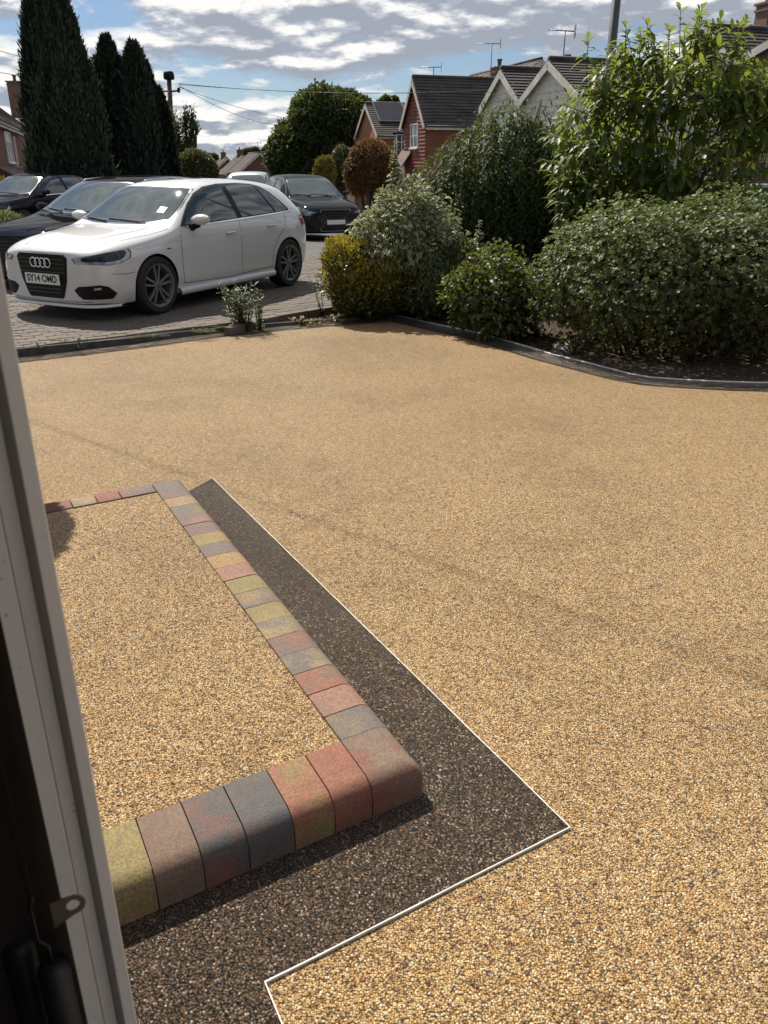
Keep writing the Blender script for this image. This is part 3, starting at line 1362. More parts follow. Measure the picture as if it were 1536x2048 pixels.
def build_own_house():
    mb_ = brick_mat("house brick", (0.24, 0.10, 0.07), (0.30, 0.15, 0.10), (0.30, 0.27, 0.23))
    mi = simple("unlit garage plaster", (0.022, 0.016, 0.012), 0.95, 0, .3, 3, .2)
    root = thing('house', 'dark garage corner of the house behind the grey white door frame', 'house', jp(0, .1, 0))
    a = Vector((math.sin(R(-31.5)), math.cos(R(-31.5)), 0))   # along the facade
    n = Vector((a.y, -a.x, 0))                                # out to the drive
    p0 = jp(.004, .07)
    mb = MB()
    mb.obox(p0 + a * 3.3 - n * .13 + UPZ * 1.25, a * 3.2, n * .12, UPZ * 1.3)
    q0 = p0 - a * 2.6
    mb.obox(q0 - a * 1.5 - n * .13 + UPZ * 1.25, a * 1.5, n * .12, UPZ * 1.3)
    mb.build('wall', mb_, root, root.location, uv=True)
    mb = MB()
    mb.obox(p0 - a * 1.28 - n * .13 + UPZ * 2.4, a * 1.3, n * .118, UPZ * .2)
    mb.build('lintel', mb_, root, root.location, uv=True)
    mb = MB()
    c = p0 - a * 1.3 - n * 2.6
    mb.obox(p0 - n * 2.45 + a * .05 + UPZ * 1.2, a * .045, n * 2.46, UPZ * 1.3)
    mb.obox(p0 - a * 2.75 - n * 2.6 + UPZ * 1.2, a * .06, n * 2.3, UPZ * 1.3)
    mb.obox(c - n * 2.4 + UPZ * 1.2, a * 1.4, n * .06, UPZ * 1.3)
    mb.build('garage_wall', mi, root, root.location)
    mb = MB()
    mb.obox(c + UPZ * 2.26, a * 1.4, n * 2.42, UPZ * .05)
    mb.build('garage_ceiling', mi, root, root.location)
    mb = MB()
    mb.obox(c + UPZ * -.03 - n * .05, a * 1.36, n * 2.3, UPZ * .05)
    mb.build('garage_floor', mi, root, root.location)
    mr = simple("flat roof felt", (0.10, 0.095, 0.09), .85, 0, .25, 2, .3)
    mb = MB()
    mb.obox(p0 + a * 1.0 - n * 2.5 + UPZ * 2.66, a * 5.6, n * 2.46, UPZ * .06)
    mb.build('roof', mr, root, root.location)


build_own_house()

# ------------------------------------------------------------------ cars
m_rubber = simple("tyre rubber", (0.018, 0.018, 0.018), 0.75, 0, .2, 30, .3)
m_blackpl = simple("black plastic", (0.007, 0.007, 0.008), 0.5, 0, .2, 20, .1, spec=.2)
m_glossblk = paint_mat("gloss black trim", (0.008, 0.008, 0.009), rough=.2)
m_chrome = simple("chrome", (0.72, 0.72, 0.72), 0.12, 1.0, .05, 9)
m_alloy = simple("alloy", (0.21, 0.213, 0.22), 0.33, .45, .1, 12)
m_alloyd = simple("dark alloy", (0.045, 0.045, 0.047), 0.4, .6, .1, 12)
m_glass = glass_mat("tinted glass", (0.045, 0.055, 0.06))
m_screen = glass_mat("windscreen glass", (0.07, 0.09, 0.095), 0.03)
m_lamp = simple("lamp lens", (0.35, 0.36, 0.37), 0.12, .6, .3, 25)
m_lampin = simple("lamp dark", (0.03, 0.03, 0.033), 0.15, .3, .3, 25)
m_red = simple("red lens", (0.22, 0.012, 0.01), 0.15, 0, .1, 20)
m_white = paint_mat("white paint", (0.62, 0.625, 0.62))
m_black = paint_mat("black paint", (0.008, 0.008, 0.010), coat=.38, spec=.0)
m_graphite = paint_mat("graphite paint", (0.018, 0.019, 0.021), coat=.45, spec=.0)
m_silver = paint_mat("silver paint", (0.42, 0.43, 0.43), metal=.6)

ST = [  # x, underside z, sill half-width, six side points (y, z), centre height
    (0.035, .20, .42, ((.47, .27), (.50, .42), (.50, .56), (.47, .655), (.36, .70), (.2, .715)), .72),
    (0.085, .175, .60, ((.655, .25), (.675, .43), (.665, .58), (.62, .683), (.49, .728), (.28, .747)), .753),
    (0.20, .165, .72, ((.775, .25), (.79, .44), (.775, .60), (.725, .712), (.58, .768), (.34, .790)), .80),
    (0.42, .165, .785, ((.845, .26), (.86, .45), (.850, .64), (.80, .760), (.66, .818), (.4, .842)), .85),
    (0.87, .165, .80, ((.868, .27), (.886, .45), (.882, .68), (.835, .815), (.71, .868), (.43, .892)), .902),
    (1.14, .165, .80, ((.862, .27), (.882, .45), (.878, .70), (.842, .858), (.735, .898), (.46, .918)), .93),
    (1.31, .165, .80, ((.86, .27), (.878, .45), (.874, .715), (.842, .888), (.765, .945), (.48, .965)), .975),
    (1.60, .165, .80, ((.86, .27), (.877, .45), (.874, .735), (.84, .912), (.725, 1.120), (.50, 1.165)), 1.185),
    (1.92, .165, .80, ((.86, .27), (.877, .45), (.875, .75), (.84, .925), (.665, 1.310), (.47, 1.362)), 1.380),
    (2.24, .165, .80, ((.86, .27), (.877, .45), (.876, .76), (.84, .935), (.635, 1.365), (.44, 1.402)), 1.415),
    (2.70, .165, .80, ((.86, .27), (.878, .45), (.878, .775), (.84, .950), (.622, 1.380), (.44, 1.414)), 1.427),
    (3.15, .165, .80, ((.86, .27), (.884, .45), (.884, .79), (.838, .965), (.612, 1.362), (.43, 1.398)), 1.412),
    (3.52, .175, .80, ((.866, .27), (.892, .46), (.890, .80), (.828, .985), (.598, 1.325), (.42, 1.362)), 1.377),
    (3.80, .20, .79, ((.852, .29), (.878, .47), (.872, .81), (.80, .995), (.585, 1.275), (.40, 1.325)), 1.342),
    (3.99, .23, .76, ((.815, .31), (.838, .47), (.832, .80), (.768, .985), (.61, 1.115), (.38, 1.155)), 1.165),
    (4.12, .25, .68, ((.74, .32), (.765, .47), (.765, .77), (.715, .93), (.60, .995), (.36, 1.01)), 1.015),
    (4.21, .28, .50, ((.60, .34), (.63, .47), (.64, .70), (.60, .845), (.5, .885), (.3, .895)), .90),
]


class CarShape:
    def __init__(s, S, mods=None):
        s.S = S
        rings = []
        for st in ST:
            st = mods(st) if mods else st
            x, zb, y1, side, zc = st
            half = [(0, zb), (y1, zb)] + list(side) + [(0, zc)]
            ring = [(x, -y, z) for y, z in half] + [(x, y, z) for y, z in half[-2:0:-1]]
            rings.append([(p[0] * S[0], p[1] * S[1], p[2] * S[2]) for p in ring])
        n = len(rings[0])
        me = bpy.data.meshes.new("shape")
        bm = bmesh.new()
        V = [[bm.verts.new(p) for p in r] for r in rings]
        for i in range(len(V) - 1):
            for j in range(n):
                bm.faces.new((V[i][j], V[i + 1][j], V[i + 1][(j + 1) % n], V[i][(j + 1) % n]))
        h = n // 2
        for ri in (0, len(V) - 1):
            for j in range(h):
                q = [V[ri][j], V[ri][j + 1], V[ri][(n - j - 1) % n], V[ri][(n - j) % n]]
                q = list(dict.fromkeys(q))
                bm.faces.new(q)
        bmesh.ops.recalc_face_normals(bm, faces=bm.faces)
        cl = bm.edges.layers.float.new('crease_edge')
        lines = {4: .55, 12: .55, 1: .5, 15: .5, 5: .25, 11: .25, 6: .2, 10: .2}
        for i in range(len(V) - 1):
            for j, c in lines.items():
                e = bm.edges.get((V[i][j], V[i + 1][j]))
                if e:
                    e[cl] = c if i > 1 else .2
        bm.to_mesh(me)
        bm.free()
        o = bpy.data.objects.new("shape", me)
        col.objects.link(o)
        md = o.modifiers.new("s", 'SUBSURF')
        md.levels = md.render_levels = 3
        s.obj = o
        dg = bpy.context.evaluated_depsgraph_get()
        ev = o.evaluated_get(dg)
        em = bpy.data.meshes.new_from_object(ev)
        bm = bmesh.new()
        bm.from_mesh(em)
        s.bvh = BVHTree.FromBMesh(bm)
        bm.free()
        bpy.data.meshes.remove(em)

    def body(s, wheels, r, paint, parent):
        """cut the wheel arches out of the shell and link it"""
        mb = MB()
        for x in wheels:
            for sg in (-1, 1):
                mb.lathe([(0, -.24), (r, -.24), (r, .30), (0, .30)], (x * s.S[0], sg * .80 * s.S[1], s.wz), 40, 'Y', 0)
        cut = mb.build("cutter", [m_blackpl])
        bm = bmesh.new()
        bm.from_mesh(cut.data)
        bmesh.ops.remove_doubles(bm, verts=bm.verts, dist=1e-5)
        bmesh.ops.recalc_face_normals(bm, faces=bm.faces)
        for f in bm.faces:
            f.smooth = False
        bm.to_mesh(cut.data)
        bm.free()
        s.obj.data.materials.append(paint)
        md = s.obj.modifiers.new("b", 'BOOLEAN')
        md.operation = 'DIFFERENCE'
        md.object = cut
        md.solver = 'EXACT'
        md.material_mode = 'TRANSFER'
        dg = bpy.context.evaluated_depsgraph_get()
        dg.update()
        ev = s.obj.evaluated_get(dg)
        me = bpy.data.meshes.new_from_object(ev)
        me.name = 'body'
        slots = [m.name if m else '' for m in me.materials]
        me.polygons.foreach_set('use_smooth', [True] * len(me.polygons))
        try:
            me.set_sharp_from_angle(angle=R(40))
        except Exception:
            pass
        for o in (cut, s.obj):
            d = o.data
            bpy.data.objects.remove(o)
            bpy.data.meshes.remove(d)
        return link_mesh('body', me, parent)

    def sc(s, p):
        return Vector((p[0] * s.S[0], p[1] * s.S[1], p[2] * s.S[2]))

    def cast(s, p, d, off):
        hit, n, i, dist = s.bvh.ray_cast(p, d)
        if hit is None:
            hit, n, i, dist = s.bvh.find_nearest(p + d * 5)
        if n.dot(d) > 0:
            n = -n
        return hit + n * off, n

    def panel(s, pts, d, off, name, mat, parent, step=.05, label=None, scaled=False, build=True):
        """a thin shell lying on the bodywork inside the outline pts, seen along d"""
        d = Vector(d).normalized()
        P = [Vector(p) if scaled else s.sc(p) for p in pts]
        up = Vector((0, 0, 1)) if abs(d.z) < .9 else Vector((0, 1, 0))
        u = up.cross(d).normalized()
        v = d.cross(u)
        bm = bmesh.new()
        f = bm.faces.new([bm.verts.new(u * p.dot(u) + v * p.dot(v)) for p in P])
        for ax in (u, v):
            vals = [q.co.dot(ax) for q in bm.verts]
            lo, hi = min(vals), max(vals)
            k = int((hi - lo) / step)
            for i in range(1, k + 1):
                bmesh.ops.bisect_plane(bm, geom=bm.verts[:] + bm.edges[:] + bm.faces[:], plane_co=ax * (lo + (hi - lo) * i / (k + 1)), plane_no=ax, dist=1e-5)
        bm.verts.ensure_lookup_table()
        for q in bm.verts:
            q.co, _ = s.cast(q.co - d * 6, d, off)
        bm.normal_update()
        for f in bm.faces:
            if f.normal.dot(d) > 0:
                f.normal_flip()
            f.smooth = True
        me = bpy.data.meshes.new(name)
        bm.to_mesh(me)
        bm.free()
        me.materials.append(mat)
        o = link_mesh(name, me, parent)
        if label:
            o['label'] = label
        return o

    def seam(s, pts, d, w, name, mat, parent, off=.0014):
        """a narrow strip along a line on the bodywork"""
        d = Vector(d).normalized()
        P = [s.sc(p) for p in pts]
        Q = []
        for a, b in zip(P, P[1:]):
            n = max(1, int((b - a).length / .05))
            Q += [a.lerp(b, i / n) for i in range(n)]
        Q.append(P[-1])
        rows = []
        for i, p in enumerate(Q):
            t = (Q[min(i + 1, len(Q) - 1)] - Q[max(0, i - 1)]).normalized()
            sv = t.cross(d).normalized()
            rows.append([s.cast(p + sv * (k * w / 2) - d * 6, d, off)[0] for k in (-1, 1)])
        mb = MB()
        mb.grid(rows, 0, True)
        return mb.build(name, mat, parent)


def wheel(parent, x, y, z, r, w, rim, out, alloy=None, back=None):
    """tyre and five twin-spoke alloy; out = -1 or +1, the side it faces"""
    alloy, back = alloy or m_alloy, back or m_alloyd
    mb = MB()
    h = w / 2
    s = out
    rr = rim
    # rim barrel and lip (child), spokes in the wheel mesh itself
    mb.lathe([(rr * .97, s * h * .95), (rr * 1.03, s * h * 1.0), (rr * 1.03, s * h * .8), (rr * .93, s * h * .72), (rr * .90, -s * h * .6)], (0, 0, 0), 40, 'Y', 0)
    mb.lathe([(0, s * h * .10), (rr * .93, s * h * .05)], (0, 0, 0), 32, 'Y', 1)
    mb.lathe([(0, s * h * .82), (rr * .12, s * h * .82), (rr * .15, s * h * .78), (rr * .16, s * h * .3)], (0, 0, 0), 20, 'Y', 0)
    for k in range(5):
        th = 2 * math.pi * k / 5 + math.pi / 2
        for side in (-1, 1):
            a0, a1 = th + side * .34, th + side * .20
            p0 = Vector((math.cos(a0) * rr * .13, s * h * .76, math.sin(a0) * rr * .13))
            p1 = Vector((math.cos(a1) * rr * .97, s * h * .86, math.sin(a1) * rr * .97))
            t = (p1 - p0)
            q = Vector((-t.z, 0, t.x)).normalized() * rr * .052
            mb.obox((p0 + p1) / 2 - Vector((0, s * h * .12, 0)), t / 2, q, Vector((0, h * .12, 0)), 0)
        a = th + math.pi / 5
        mb.lathe([(0, s * h * .85), (rr * .03, s * h * .85), (rr * .03, s * h * .7)], (math.cos(a) * rr * .085, 0, math.sin(a) * rr * .085), 6, 'Y', 1)
    bm = None
    wo = mb.build('wheel', [alloy, back], parent)
    wo.location = (x, y, z)
    t = MB()
    prof = [(rr * 1.02, -h * .9), (rr * 1.12, -h * 1.0), (r * .93, -h * 1.0), (r * .985, -h * .82), (r, -h * .5), (r, h * .5), (r * .985, h * .82), (r * .93, h * 1.0), (rr * 1.12, h * 1.0), (rr * 1.02, h * .9)]
    t.lathe(prof, (0, 0, 0), 44, 'Y', 0)
    to = t.build('tyre', m_rubber, wo)
    for o in (wo, to):
        bm = bmesh.new()
        bm.from_mesh(o.data)
        bmesh.ops.remove_doubles(bm, verts=bm.verts, dist=1e-5)
        bmesh.ops.recalc_face_normals(bm, faces=bm.faces)
        bm.to_mesh(o.data)
        bm.free()
        try:
            o.data.set_sharp_from_angle(angle=R(40))
        except Exception:
            pass
    return wo


def text_mesh(s, size, bold=.0):
    c = bpy.data.curves.new("t", 'FONT')
    c.body = s
    c.size = size
    c.offset = bold
    c.extrude = .0008
    c.align_x = 'CENTER'
    c.align_y = 'CENTER'
    o = bpy.data.objects.new("t", c)
    col.objects.link(o)
    dg = bpy.context.evaluated_depsgraph_get()
    me = bpy.data.meshes.new_from_object(o.evaluated_get(dg))
    bpy.data.objects.remove(o)
    bpy.data.curves.remove(c)
    return me


def make_car(name, label, cat, S, pos, ang, paint, style, wheel_r=.3185, rim=.232, group=None, mods=None):
    root = thing(name, label, cat, pos, ang, group)
    cs = CarShape(S, mods)
    cs.wz = wheel_r
    WX = (0.87, 3.507)
    cs.body(WX, wheel_r * 1.085, paint, root)
    SIDE = {-1: (0, 1, 0), 1: (0, -1, 0)}
    FR = (1, 0, 0)
    for x in WX:
        for sg in (-1, 1):
            wheel(root, x * S[0], sg * .775 * S[1], wheel_r, wheel_r, .225, rim, sg)
    # windows
    for sg in (-1, 1):
        d = SIDE[sg]
        y = sg
        dlo = [(1.38, y, .915), (1.52, y, 1.03), (1.68, y, 1.150), (1.87, y, 1.262), (2.08, y, 1.330), (2.36, y, 1.358), (2.75, y, 1.362), (3.06, y, 1.345), (3.24, y, 1.312), (3.38, y, 1.245), (3.52, y, 1.14), (3.64, y, 1.025), (3.62, y, .998), (3.0, y, .972), (2.2, y, .944)]
        cs.panel(dlo, d, .0055, 'window_trim', m_rubber, root, .035)
        f1 = [(1.47, y, .935), (1.56, y, 1.03), (1.70, y, 1.138), (1.88, y, 1.245), (2.08, y, 1.312), (2.28, y, 1.338), (2.38, y, 1.342), (2.44, y, .960), (2.0, y, .948)]
        f2 = [(2.545, y, .968), (2.485, y, 1.345), (2.75, y, 1.346), (3.0, y, 1.332), (3.085, y, 1.318), (3.27, y, .992), (2.9, y, .980)]
        f3 = [(3.31, y, .996), (3.125, y, 1.312), (3.22, y, 1.296), (3.35, y, 1.232), (3.49, y, 1.125), (3.59, y, 1.025), (3.57, y, 1.008)]
        for f in (f1, f2, f3):
            cs.panel(f, d, .0085, 'window', m_glass, root, .035)
        cs.seam([(1.40, y, .908), (2.2, y, .936), (3.0, y, .965), (3.64, y, .992)], d, .014, 'window_strip', m_chrome, root, .0075)
        # door and panel gaps
        for pts in ([(1.36, y, .89), (1.31, y, .75), (1.30, y, .5), (1.315, y, .30)], [(2.46, y, .945), (2.45, y, .75), (2.435, y, .45), (2.44, y, .280)],
                    [(3.50, y, .975), (3.42, y, .80), (3.25, y, .68), (3.13, y, .53), (3.10, y, .31)], [(1.315, y, .29), (2.2, y, .272), (3.10, y, .31)]):
            cs.seam(pts, d, .007, 'door_gap', m_blackpl, root)
        # sill skirt
        mb = MB()
        rows = []
        for q in np.linspace(1.22, 3.14, 12):
            ring = []
            for yy, zz in ((.80, .155), (.878, .165), (.893, .19), (.893, .215), (.874, .245), (.80, .25)):
                ring.append(cs.sc((q, sg * (yy + .006 * math.sin((q - 1.22) / 1.92 * math.pi)), zz + .02 * (q - 1.2) / 2)))
            rows.append(ring if sg > 0 else ring[::-1])
        mb.grid(rows[::-1], 0, True)
        mb.build('side_skirt', paint, root)
        # handles
        for hx, hz in ((2.24, .80), (3.12, .835)):
            c, n = cs.cast(cs.sc((hx, y * 3, hz)), Vector(d), .0)
            cs.panel([(hx + .085 * math.cos(t), y, hz - .004 + .034 * math.sin(t)) for t in np.linspace(0, 2 * math.pi, 14, False)], d, .0016, 'handle_cup', paint, root, .03)
            mb = MB()
            w = .095
            mb.tube([c + Vector((-w, 0, -.006)), c + Vector((-w * .9, sg * .022, 0)), c + Vector((0, sg * .030, .002)), c + Vector((w * .9, sg * .022, .004)), c + Vector((w, 0, 0))], [.008, .014, .015, .014, .008], 8)
            mb.build('door_handle', paint, root)
        # mirror
        c = cs.sc((1.58, sg * .985, .985))
        mb = MB()
        rows = []
        for i in range(9):
            q = i / 8
            yy = sg * (-.115 + .225 * q)
            r = math.sin(math.pi * (0.14 + .78 * q)) ** .55
            ring = []
            for k in range(14):
                t = 2 * math.pi * k / 14
                ring.append(c + Vector((-.012 - .075 * math.cos(t) * r * (1.15 if math.cos(t) > 0 else .75), yy, .062 * math.sin(t) * r + .012 * q)))
            rows.append(ring if sg < 0 else ring[::-1])
        mb.grid(rows, 0, True, True)
        mb.add(rows[0], [tuple(range(14))])
        mb.add(rows[-1], [tuple(range(14))[::-1]])
        mo = mb.build('mirror', paint, root)
        mb = MB()
        b, n = cs.cast(cs.sc((1.56, sg * 3, .90)), Vector(d), -.01)
        mb.tube([b, b + Vector((0, sg * .05, .02)), c + Vector((0, -sg * .05, -.05))], [.045, .04, .034], 8)
        mb.build('mirror_foot', m_blackpl, mo)
        # tail lamp
        cs.panel([(3.94, y, .80), (3.92, y, .90), (4.02, y, .935), (4.18, y, .90), (4.18, y, .80)], (-.5, d[1], 0), .004, 'tail_light', m_red, root)
    # windscreen, black surround first
    cs.panel([(1.17, 0, 0), (1.205, -.36, 0), (1.335, -.705, 0), (1.60, -.672, 0), (1.95, -.585, 0), (1.90, -.3, 0), (1.885, 0, 0), (1.90, .3, 0), (1.95, .585, 0), (1.60, .672, 0), (1.335, .705, 0), (1.205, .36, 0)], (0, 0, -1), .002, 'screen_surround', m_glossblk, root, .07)
    ws = cs.panel([(1.215, 0, 0), (1.25, -.36, 0), (1.375, -.668, 0), (1.60, -.642, 0), (1.915, -.555, 0), (1.87, -.3, 0), (1.855, 0, 0), (1.87, .3, 0), (1.915, .555, 0), (1.60, .642, 0), (1.375, .668, 0), (1.25, .36, 0)], (0, 0, -1), .005, 'windscreen', m_screen, root, .07)
    cs.panel([(4.06, -.42, 1.0), (3.91, -.50, 1.24), (3.91, .50, 1.24), (4.06, .42, 1.0)], (-1, 0, -.2), .004, 'rear_window', m_glass, root, .08)
    for sg in (-1, 1):     # bonnet shut lines and wipers
        cs.seam([(.30, sg * .55, 0), (.55, sg * .69, 0), (.9, sg * .745, 0), (1.22, sg * .775, 0)], (0, 0, -1), .007, 'bonnet_gap', m_blackpl, root)
    mb = MB()
    for a, b in (((1.235, -.42, 0), (1.29, .20, 0)), ((1.225, .18, 0), (1.335, .60, 0))):
        pts = [cs.cast(cs.sc((a[0] + (b[0] - a[0]) * q, a[1] + (b[1] - a[1]) * q, 3)), Vector((0, 0, -1)), .014)[0] for q in np.linspace(0, 1, 7)]
        mb.tube(pts, .007, 5)
    mb.build('wiper', m_blackpl, root)
    return root, cs


def front_hatch(root, cs, paint, plate=None, rings=True):
    FR = (1, 0, 0)
    # single-frame grille
    outer = [(0, -.345, .695), (0, .345, .695), (0, .385, .66), (0, .345, .42), (0, .275, .255), (0, .245, .235), (0, -.245, .235), (0, -.275, .255), (0, -.345, .42), (0, -.385, .66)]
    inner = [(p[0], p[1] * .945, .465 + (p[2] - .465) * .945) for p in outer]
    cs.panel(outer, FR, .004, 'grille_frame', m_graphite, root)
    g = cs.panel(inner, FR, .008, 'grille', m_blackpl, root)
    for z in (.645, .60, .555, .51, .335, .295):
        w = .34 if z > .5 else .25
        cs.seam([(0, -w, z), (0, w, z)], FR, .010, 'grille_bar', m_glossblk, g, .015)
    if rings:
        for k in range(4):
            yc = -.1065 + .071 * k
            c, n = cs.cast(cs.sc((-2, yc, .605)), Vector(FR), .022)
            mb = MB()
            pr = [(.047 + .0075 * math.cos(t), .006 * math.sin(t)) for t in np.linspace(0, 2 * math.pi, 8, False)]
            mb.lathe(pr, c, 28, 'X', 0, True)
            mb.build('badge_ring', m_chrome, root)
    if plate:
        c, n = cs.cast(cs.sc((-2, 0, .435)), Vector(FR), .024)
        mp = simple("plate white", (0.72, 0.72, 0.68), .4, 0, .05, 12)
        mb = MB()
        mb.box(c, (.012, .52, .111))
        po = mb.build('number_plate', mp, root)
        me = text_mesh(plate, .098, .0022)
        xs = [v.co.x for v in me.vertices]
        w = max(xs) - min(xs)
        k = .455 / w
        M_ = Matrix(((0, 0, -1, c.x - .0075), (-k, 0, 0, c.y), (0, 1.05, 0, c.z), (0, 0, 0, 1)))
        me.transform(M_)
        me.materials.append(simple("plate black", (.012, .012, .012), .5))
        link_mesh('plate_text', me, po)
    for sg in (-1, 1):
        d = (.78, -sg * .62, 0)
        lamp = [(.10, sg * .445, .612), (.10, sg * .405, .660), (.18, sg * .53, .684), (.33, sg * .70, .718), (.54, sg * .80, .742), (.57, sg * .81, .712), (.52, sg * .84, .648), (.38, sg * .81, .605), (.27, sg * .74, .590), (.2, sg * .64, .606)]
        c = sum((Vector(p) for p in lamp), Vector()) / len(lamp)
        h = cs.panel(lamp, d, .0035, 'headlight', m_glossblk, root, .03)
        ring = [tuple(c + (Vector(p) - c) * .93) for p in lamp]
        cs.panel(ring, d, .0065, 'light_strip', m_lamp, h, .03)
        core = [Vector(p) for p in lamp]
        cc = c + Vector((.0, 0, .012))
        core = [tuple(cc + (p - cc) * k) for p, k in zip(core, (.70, .72, .80, .84, .82, .80, .74, .66, .60, .62))]
        cs.panel(core, d, .0095, 'lamp_bowl', m_lampin, h, .03)
        pc, n = cs.cast(cs.sc((.40, sg * .755, .672)) - Vector(d) * 3, Vector(d).normalized(), .008)
        mb = MB()
        b1 = Vector(d).cross(Vector((0, 0, 1))).normalized()
        for rr, mi in ((.036, 0),):
            ring = [pc + n * .004 + b1 * rr * math.cos(t) + Vector((0, 0, rr * math.sin(t))) for t in np.linspace(0, 2 * math.pi, 18, False)]
            mid = [pc + n * .010 + b1 * rr * .7 * math.cos(t) + Vector((0, 0, rr * .7 * math.sin(t))) for t in np.linspace(0, 2 * math.pi, 18, False)]
            mb.grid([ring, mid], 0, True, True)
            mb.add(mid, [tuple(range(18))])
        mb.build('projector_lens', m_glass, h)
        # lower intake with fog lamp
        fog = [(.1, sg * .40, .335), (.1, sg * .47, .375), (.18, sg * .70, .395), (.24, sg * .755, .375), (.30, sg * .80, .30), (.24, sg * .78, .245), (.12, sg * .50, .242), (.1, sg * .455, .275)]
        d2 = (.86, -sg * .5, 0)
        f = cs.panel(fog, d2, .004, 'air_intake', m_blackpl, root, .04)
        cs.seam([(.14, sg * .645, .352), (.17, sg * .715, .358)], d2, .022, 'fog_lamp', m_lamp, f, .010)
        cs.seam([(.1, sg * .43, .405), (.18, sg * .70, .420), (.26, sg * .80, .40), (.33, sg * .85, .31)], d2, .010, 'bumper_crease', paint, root, .006)
        cs.seam([(.26, sg * .80, .50), (.42, sg * .87, .49), (.52, sg * .88, .50)], (.5, -sg * .86, 0), .005, 'bumper_gap', m_blackpl, root)
    for sg in (-1, 1):      # bonnet creases
        cs.seam([(.16, sg * .36, 0), (.5, sg * .46, 0), (.9, sg * .53, 0), (1.18, sg * .56, 0)], (0, 0, -1), .02, 'bonnet_crease', paint, root, .004)
        cs.seam([(.62, sg, .735), (.95, sg, .765), (1.4, sg, .79), (2.4, sg, .825), (3.3, sg, .862), (3.95, sg, .90)], (0, -sg, 0), .016, 'shoulder_line', paint, root, .005)
        cs.seam([(1.46, sg, .42), (2.2, sg, .395), (3.08, sg, .43)], (0, -sg, 0), .018, 'door_crease', paint, root, .005)
    # lip below the bumper
    cs.seam([(.02, -.62, .20), (.0, -.3, .195), (0, 0, .195), (0, .3, .195), (.02, .62, .20)], FR, .035, 'lower_grille', m_blackpl, root, .006)
    mb = MB()
    rows = []
    for t in np.linspace(-1, 1, 25):
        y = t * .80
        hit, n = cs.cast(cs.sc((-2, y, .23)), Vector(FR), .0) if abs(y) < .74 else (cs.sc((.22 + (abs(y) - .74) * 2.4, y, .23)), Vector((-1, 0, 0)))
        x = hit.x
        rows.append([Vector((x + .05, y, .150)), Vector((x - .020, y, .150)), Vector((x - .024, y, .162)), Vector((x - .01, y, .176)), Vector((x + .05, y, .18))])
    mb.grid(rows, 0, True)
    mb.build('front_splitter', paint, root)


# the white hatchback on the neighbour's drive
GZ = 0.034
wf, wr = gp(319, 625.5, GZ), gp(570, 572, GZ)
ax = (wr - wf).normalized()
CAR_A = math.atan2(ax.y, ax.x)


def place(local, world, ang):
    """root position so that a local point lands on a world point"""
    c, s = math.cos(ang), math.sin(ang)
    return Vector((world.x - (local[0] * c - local[1] * s), world.y - (local[0] * s + local[1] * c), world.z))


pos = place(((.87 + 3.507) / 2, -.80), (wf + wr) / 2, CAR_A)
audi, cs = make_car('hatchback', 'white five door hatchback with four ring badge on the block paving', 'car', (1, 1, 1), pos, CAR_A, m_white, 'hatch')
front_hatch(audi, cs, m_white, 'SY14 OMD')
cs.seam([(1.06, -1, .70), (1.12, -1, .70)], (0, 1, 0), .012, 'side_badge', m_blackpl, audi, .003)
cs.panel([(1.44, -.53, 0), (1.44, -.42, 0), (1.535, -.41, 0), (1.535, -.52, 0)], (0, 0, -1), .009, 'permit', simple("pale green card", (.55, .68, .60), .5), audi, .04)
cs.panel([(3.72, -.5, 1.33), (3.90, -.47, 1.32), (3.90, .47, 1.32), (3.72, .5, 1.33)], (0, 0, -1), .012, 'roof_spoiler', m_white, audi, .08)

# black estate close behind it
c_, s_ = math.cos(CAR_A), math.sin(CAR_A)
EX, EY = 1.35, 2.35
off = Vector((EX * c_ - EY * s_, EX * s_ + EY * c_, -.03))
est, cs2 = make_car('estate_car', 'black estate car with silver roof rails parked behind the white hatchback', 'car', (1.07, 1.02, 1.03), pos + off, CAR_A, m_black, 'hatch')
front_hatch(est, cs2, m_black, None, False)
for sg in (-1, 1):
    mb = MB()
    pts = [cs2.cast(cs2.sc((x, sg * .60, 3)), Vector((0, 0, -1)), h)[0] for x, h in ((2.02, .0), (2.12, .035), (2.6, .045), (3.2, .045), (3.7, .035), (3.8, 0))]
    mb.tube(pts, .014, 6)
    mb.build('roof_rail', m_chrome, est)

# black saloon further left
p = dp(-62, 452, 20.5)
c3, cs3 = make_car('saloon_car', 'black car on the far left half hidden by the tall conifer', 'car', (1.05, 1.0, 1.02), Vector((p.x, p.y, -.02)), CAR_A + .12, m_black, 'hatch')
front_hatch(c3, cs3, m_black, None, False)


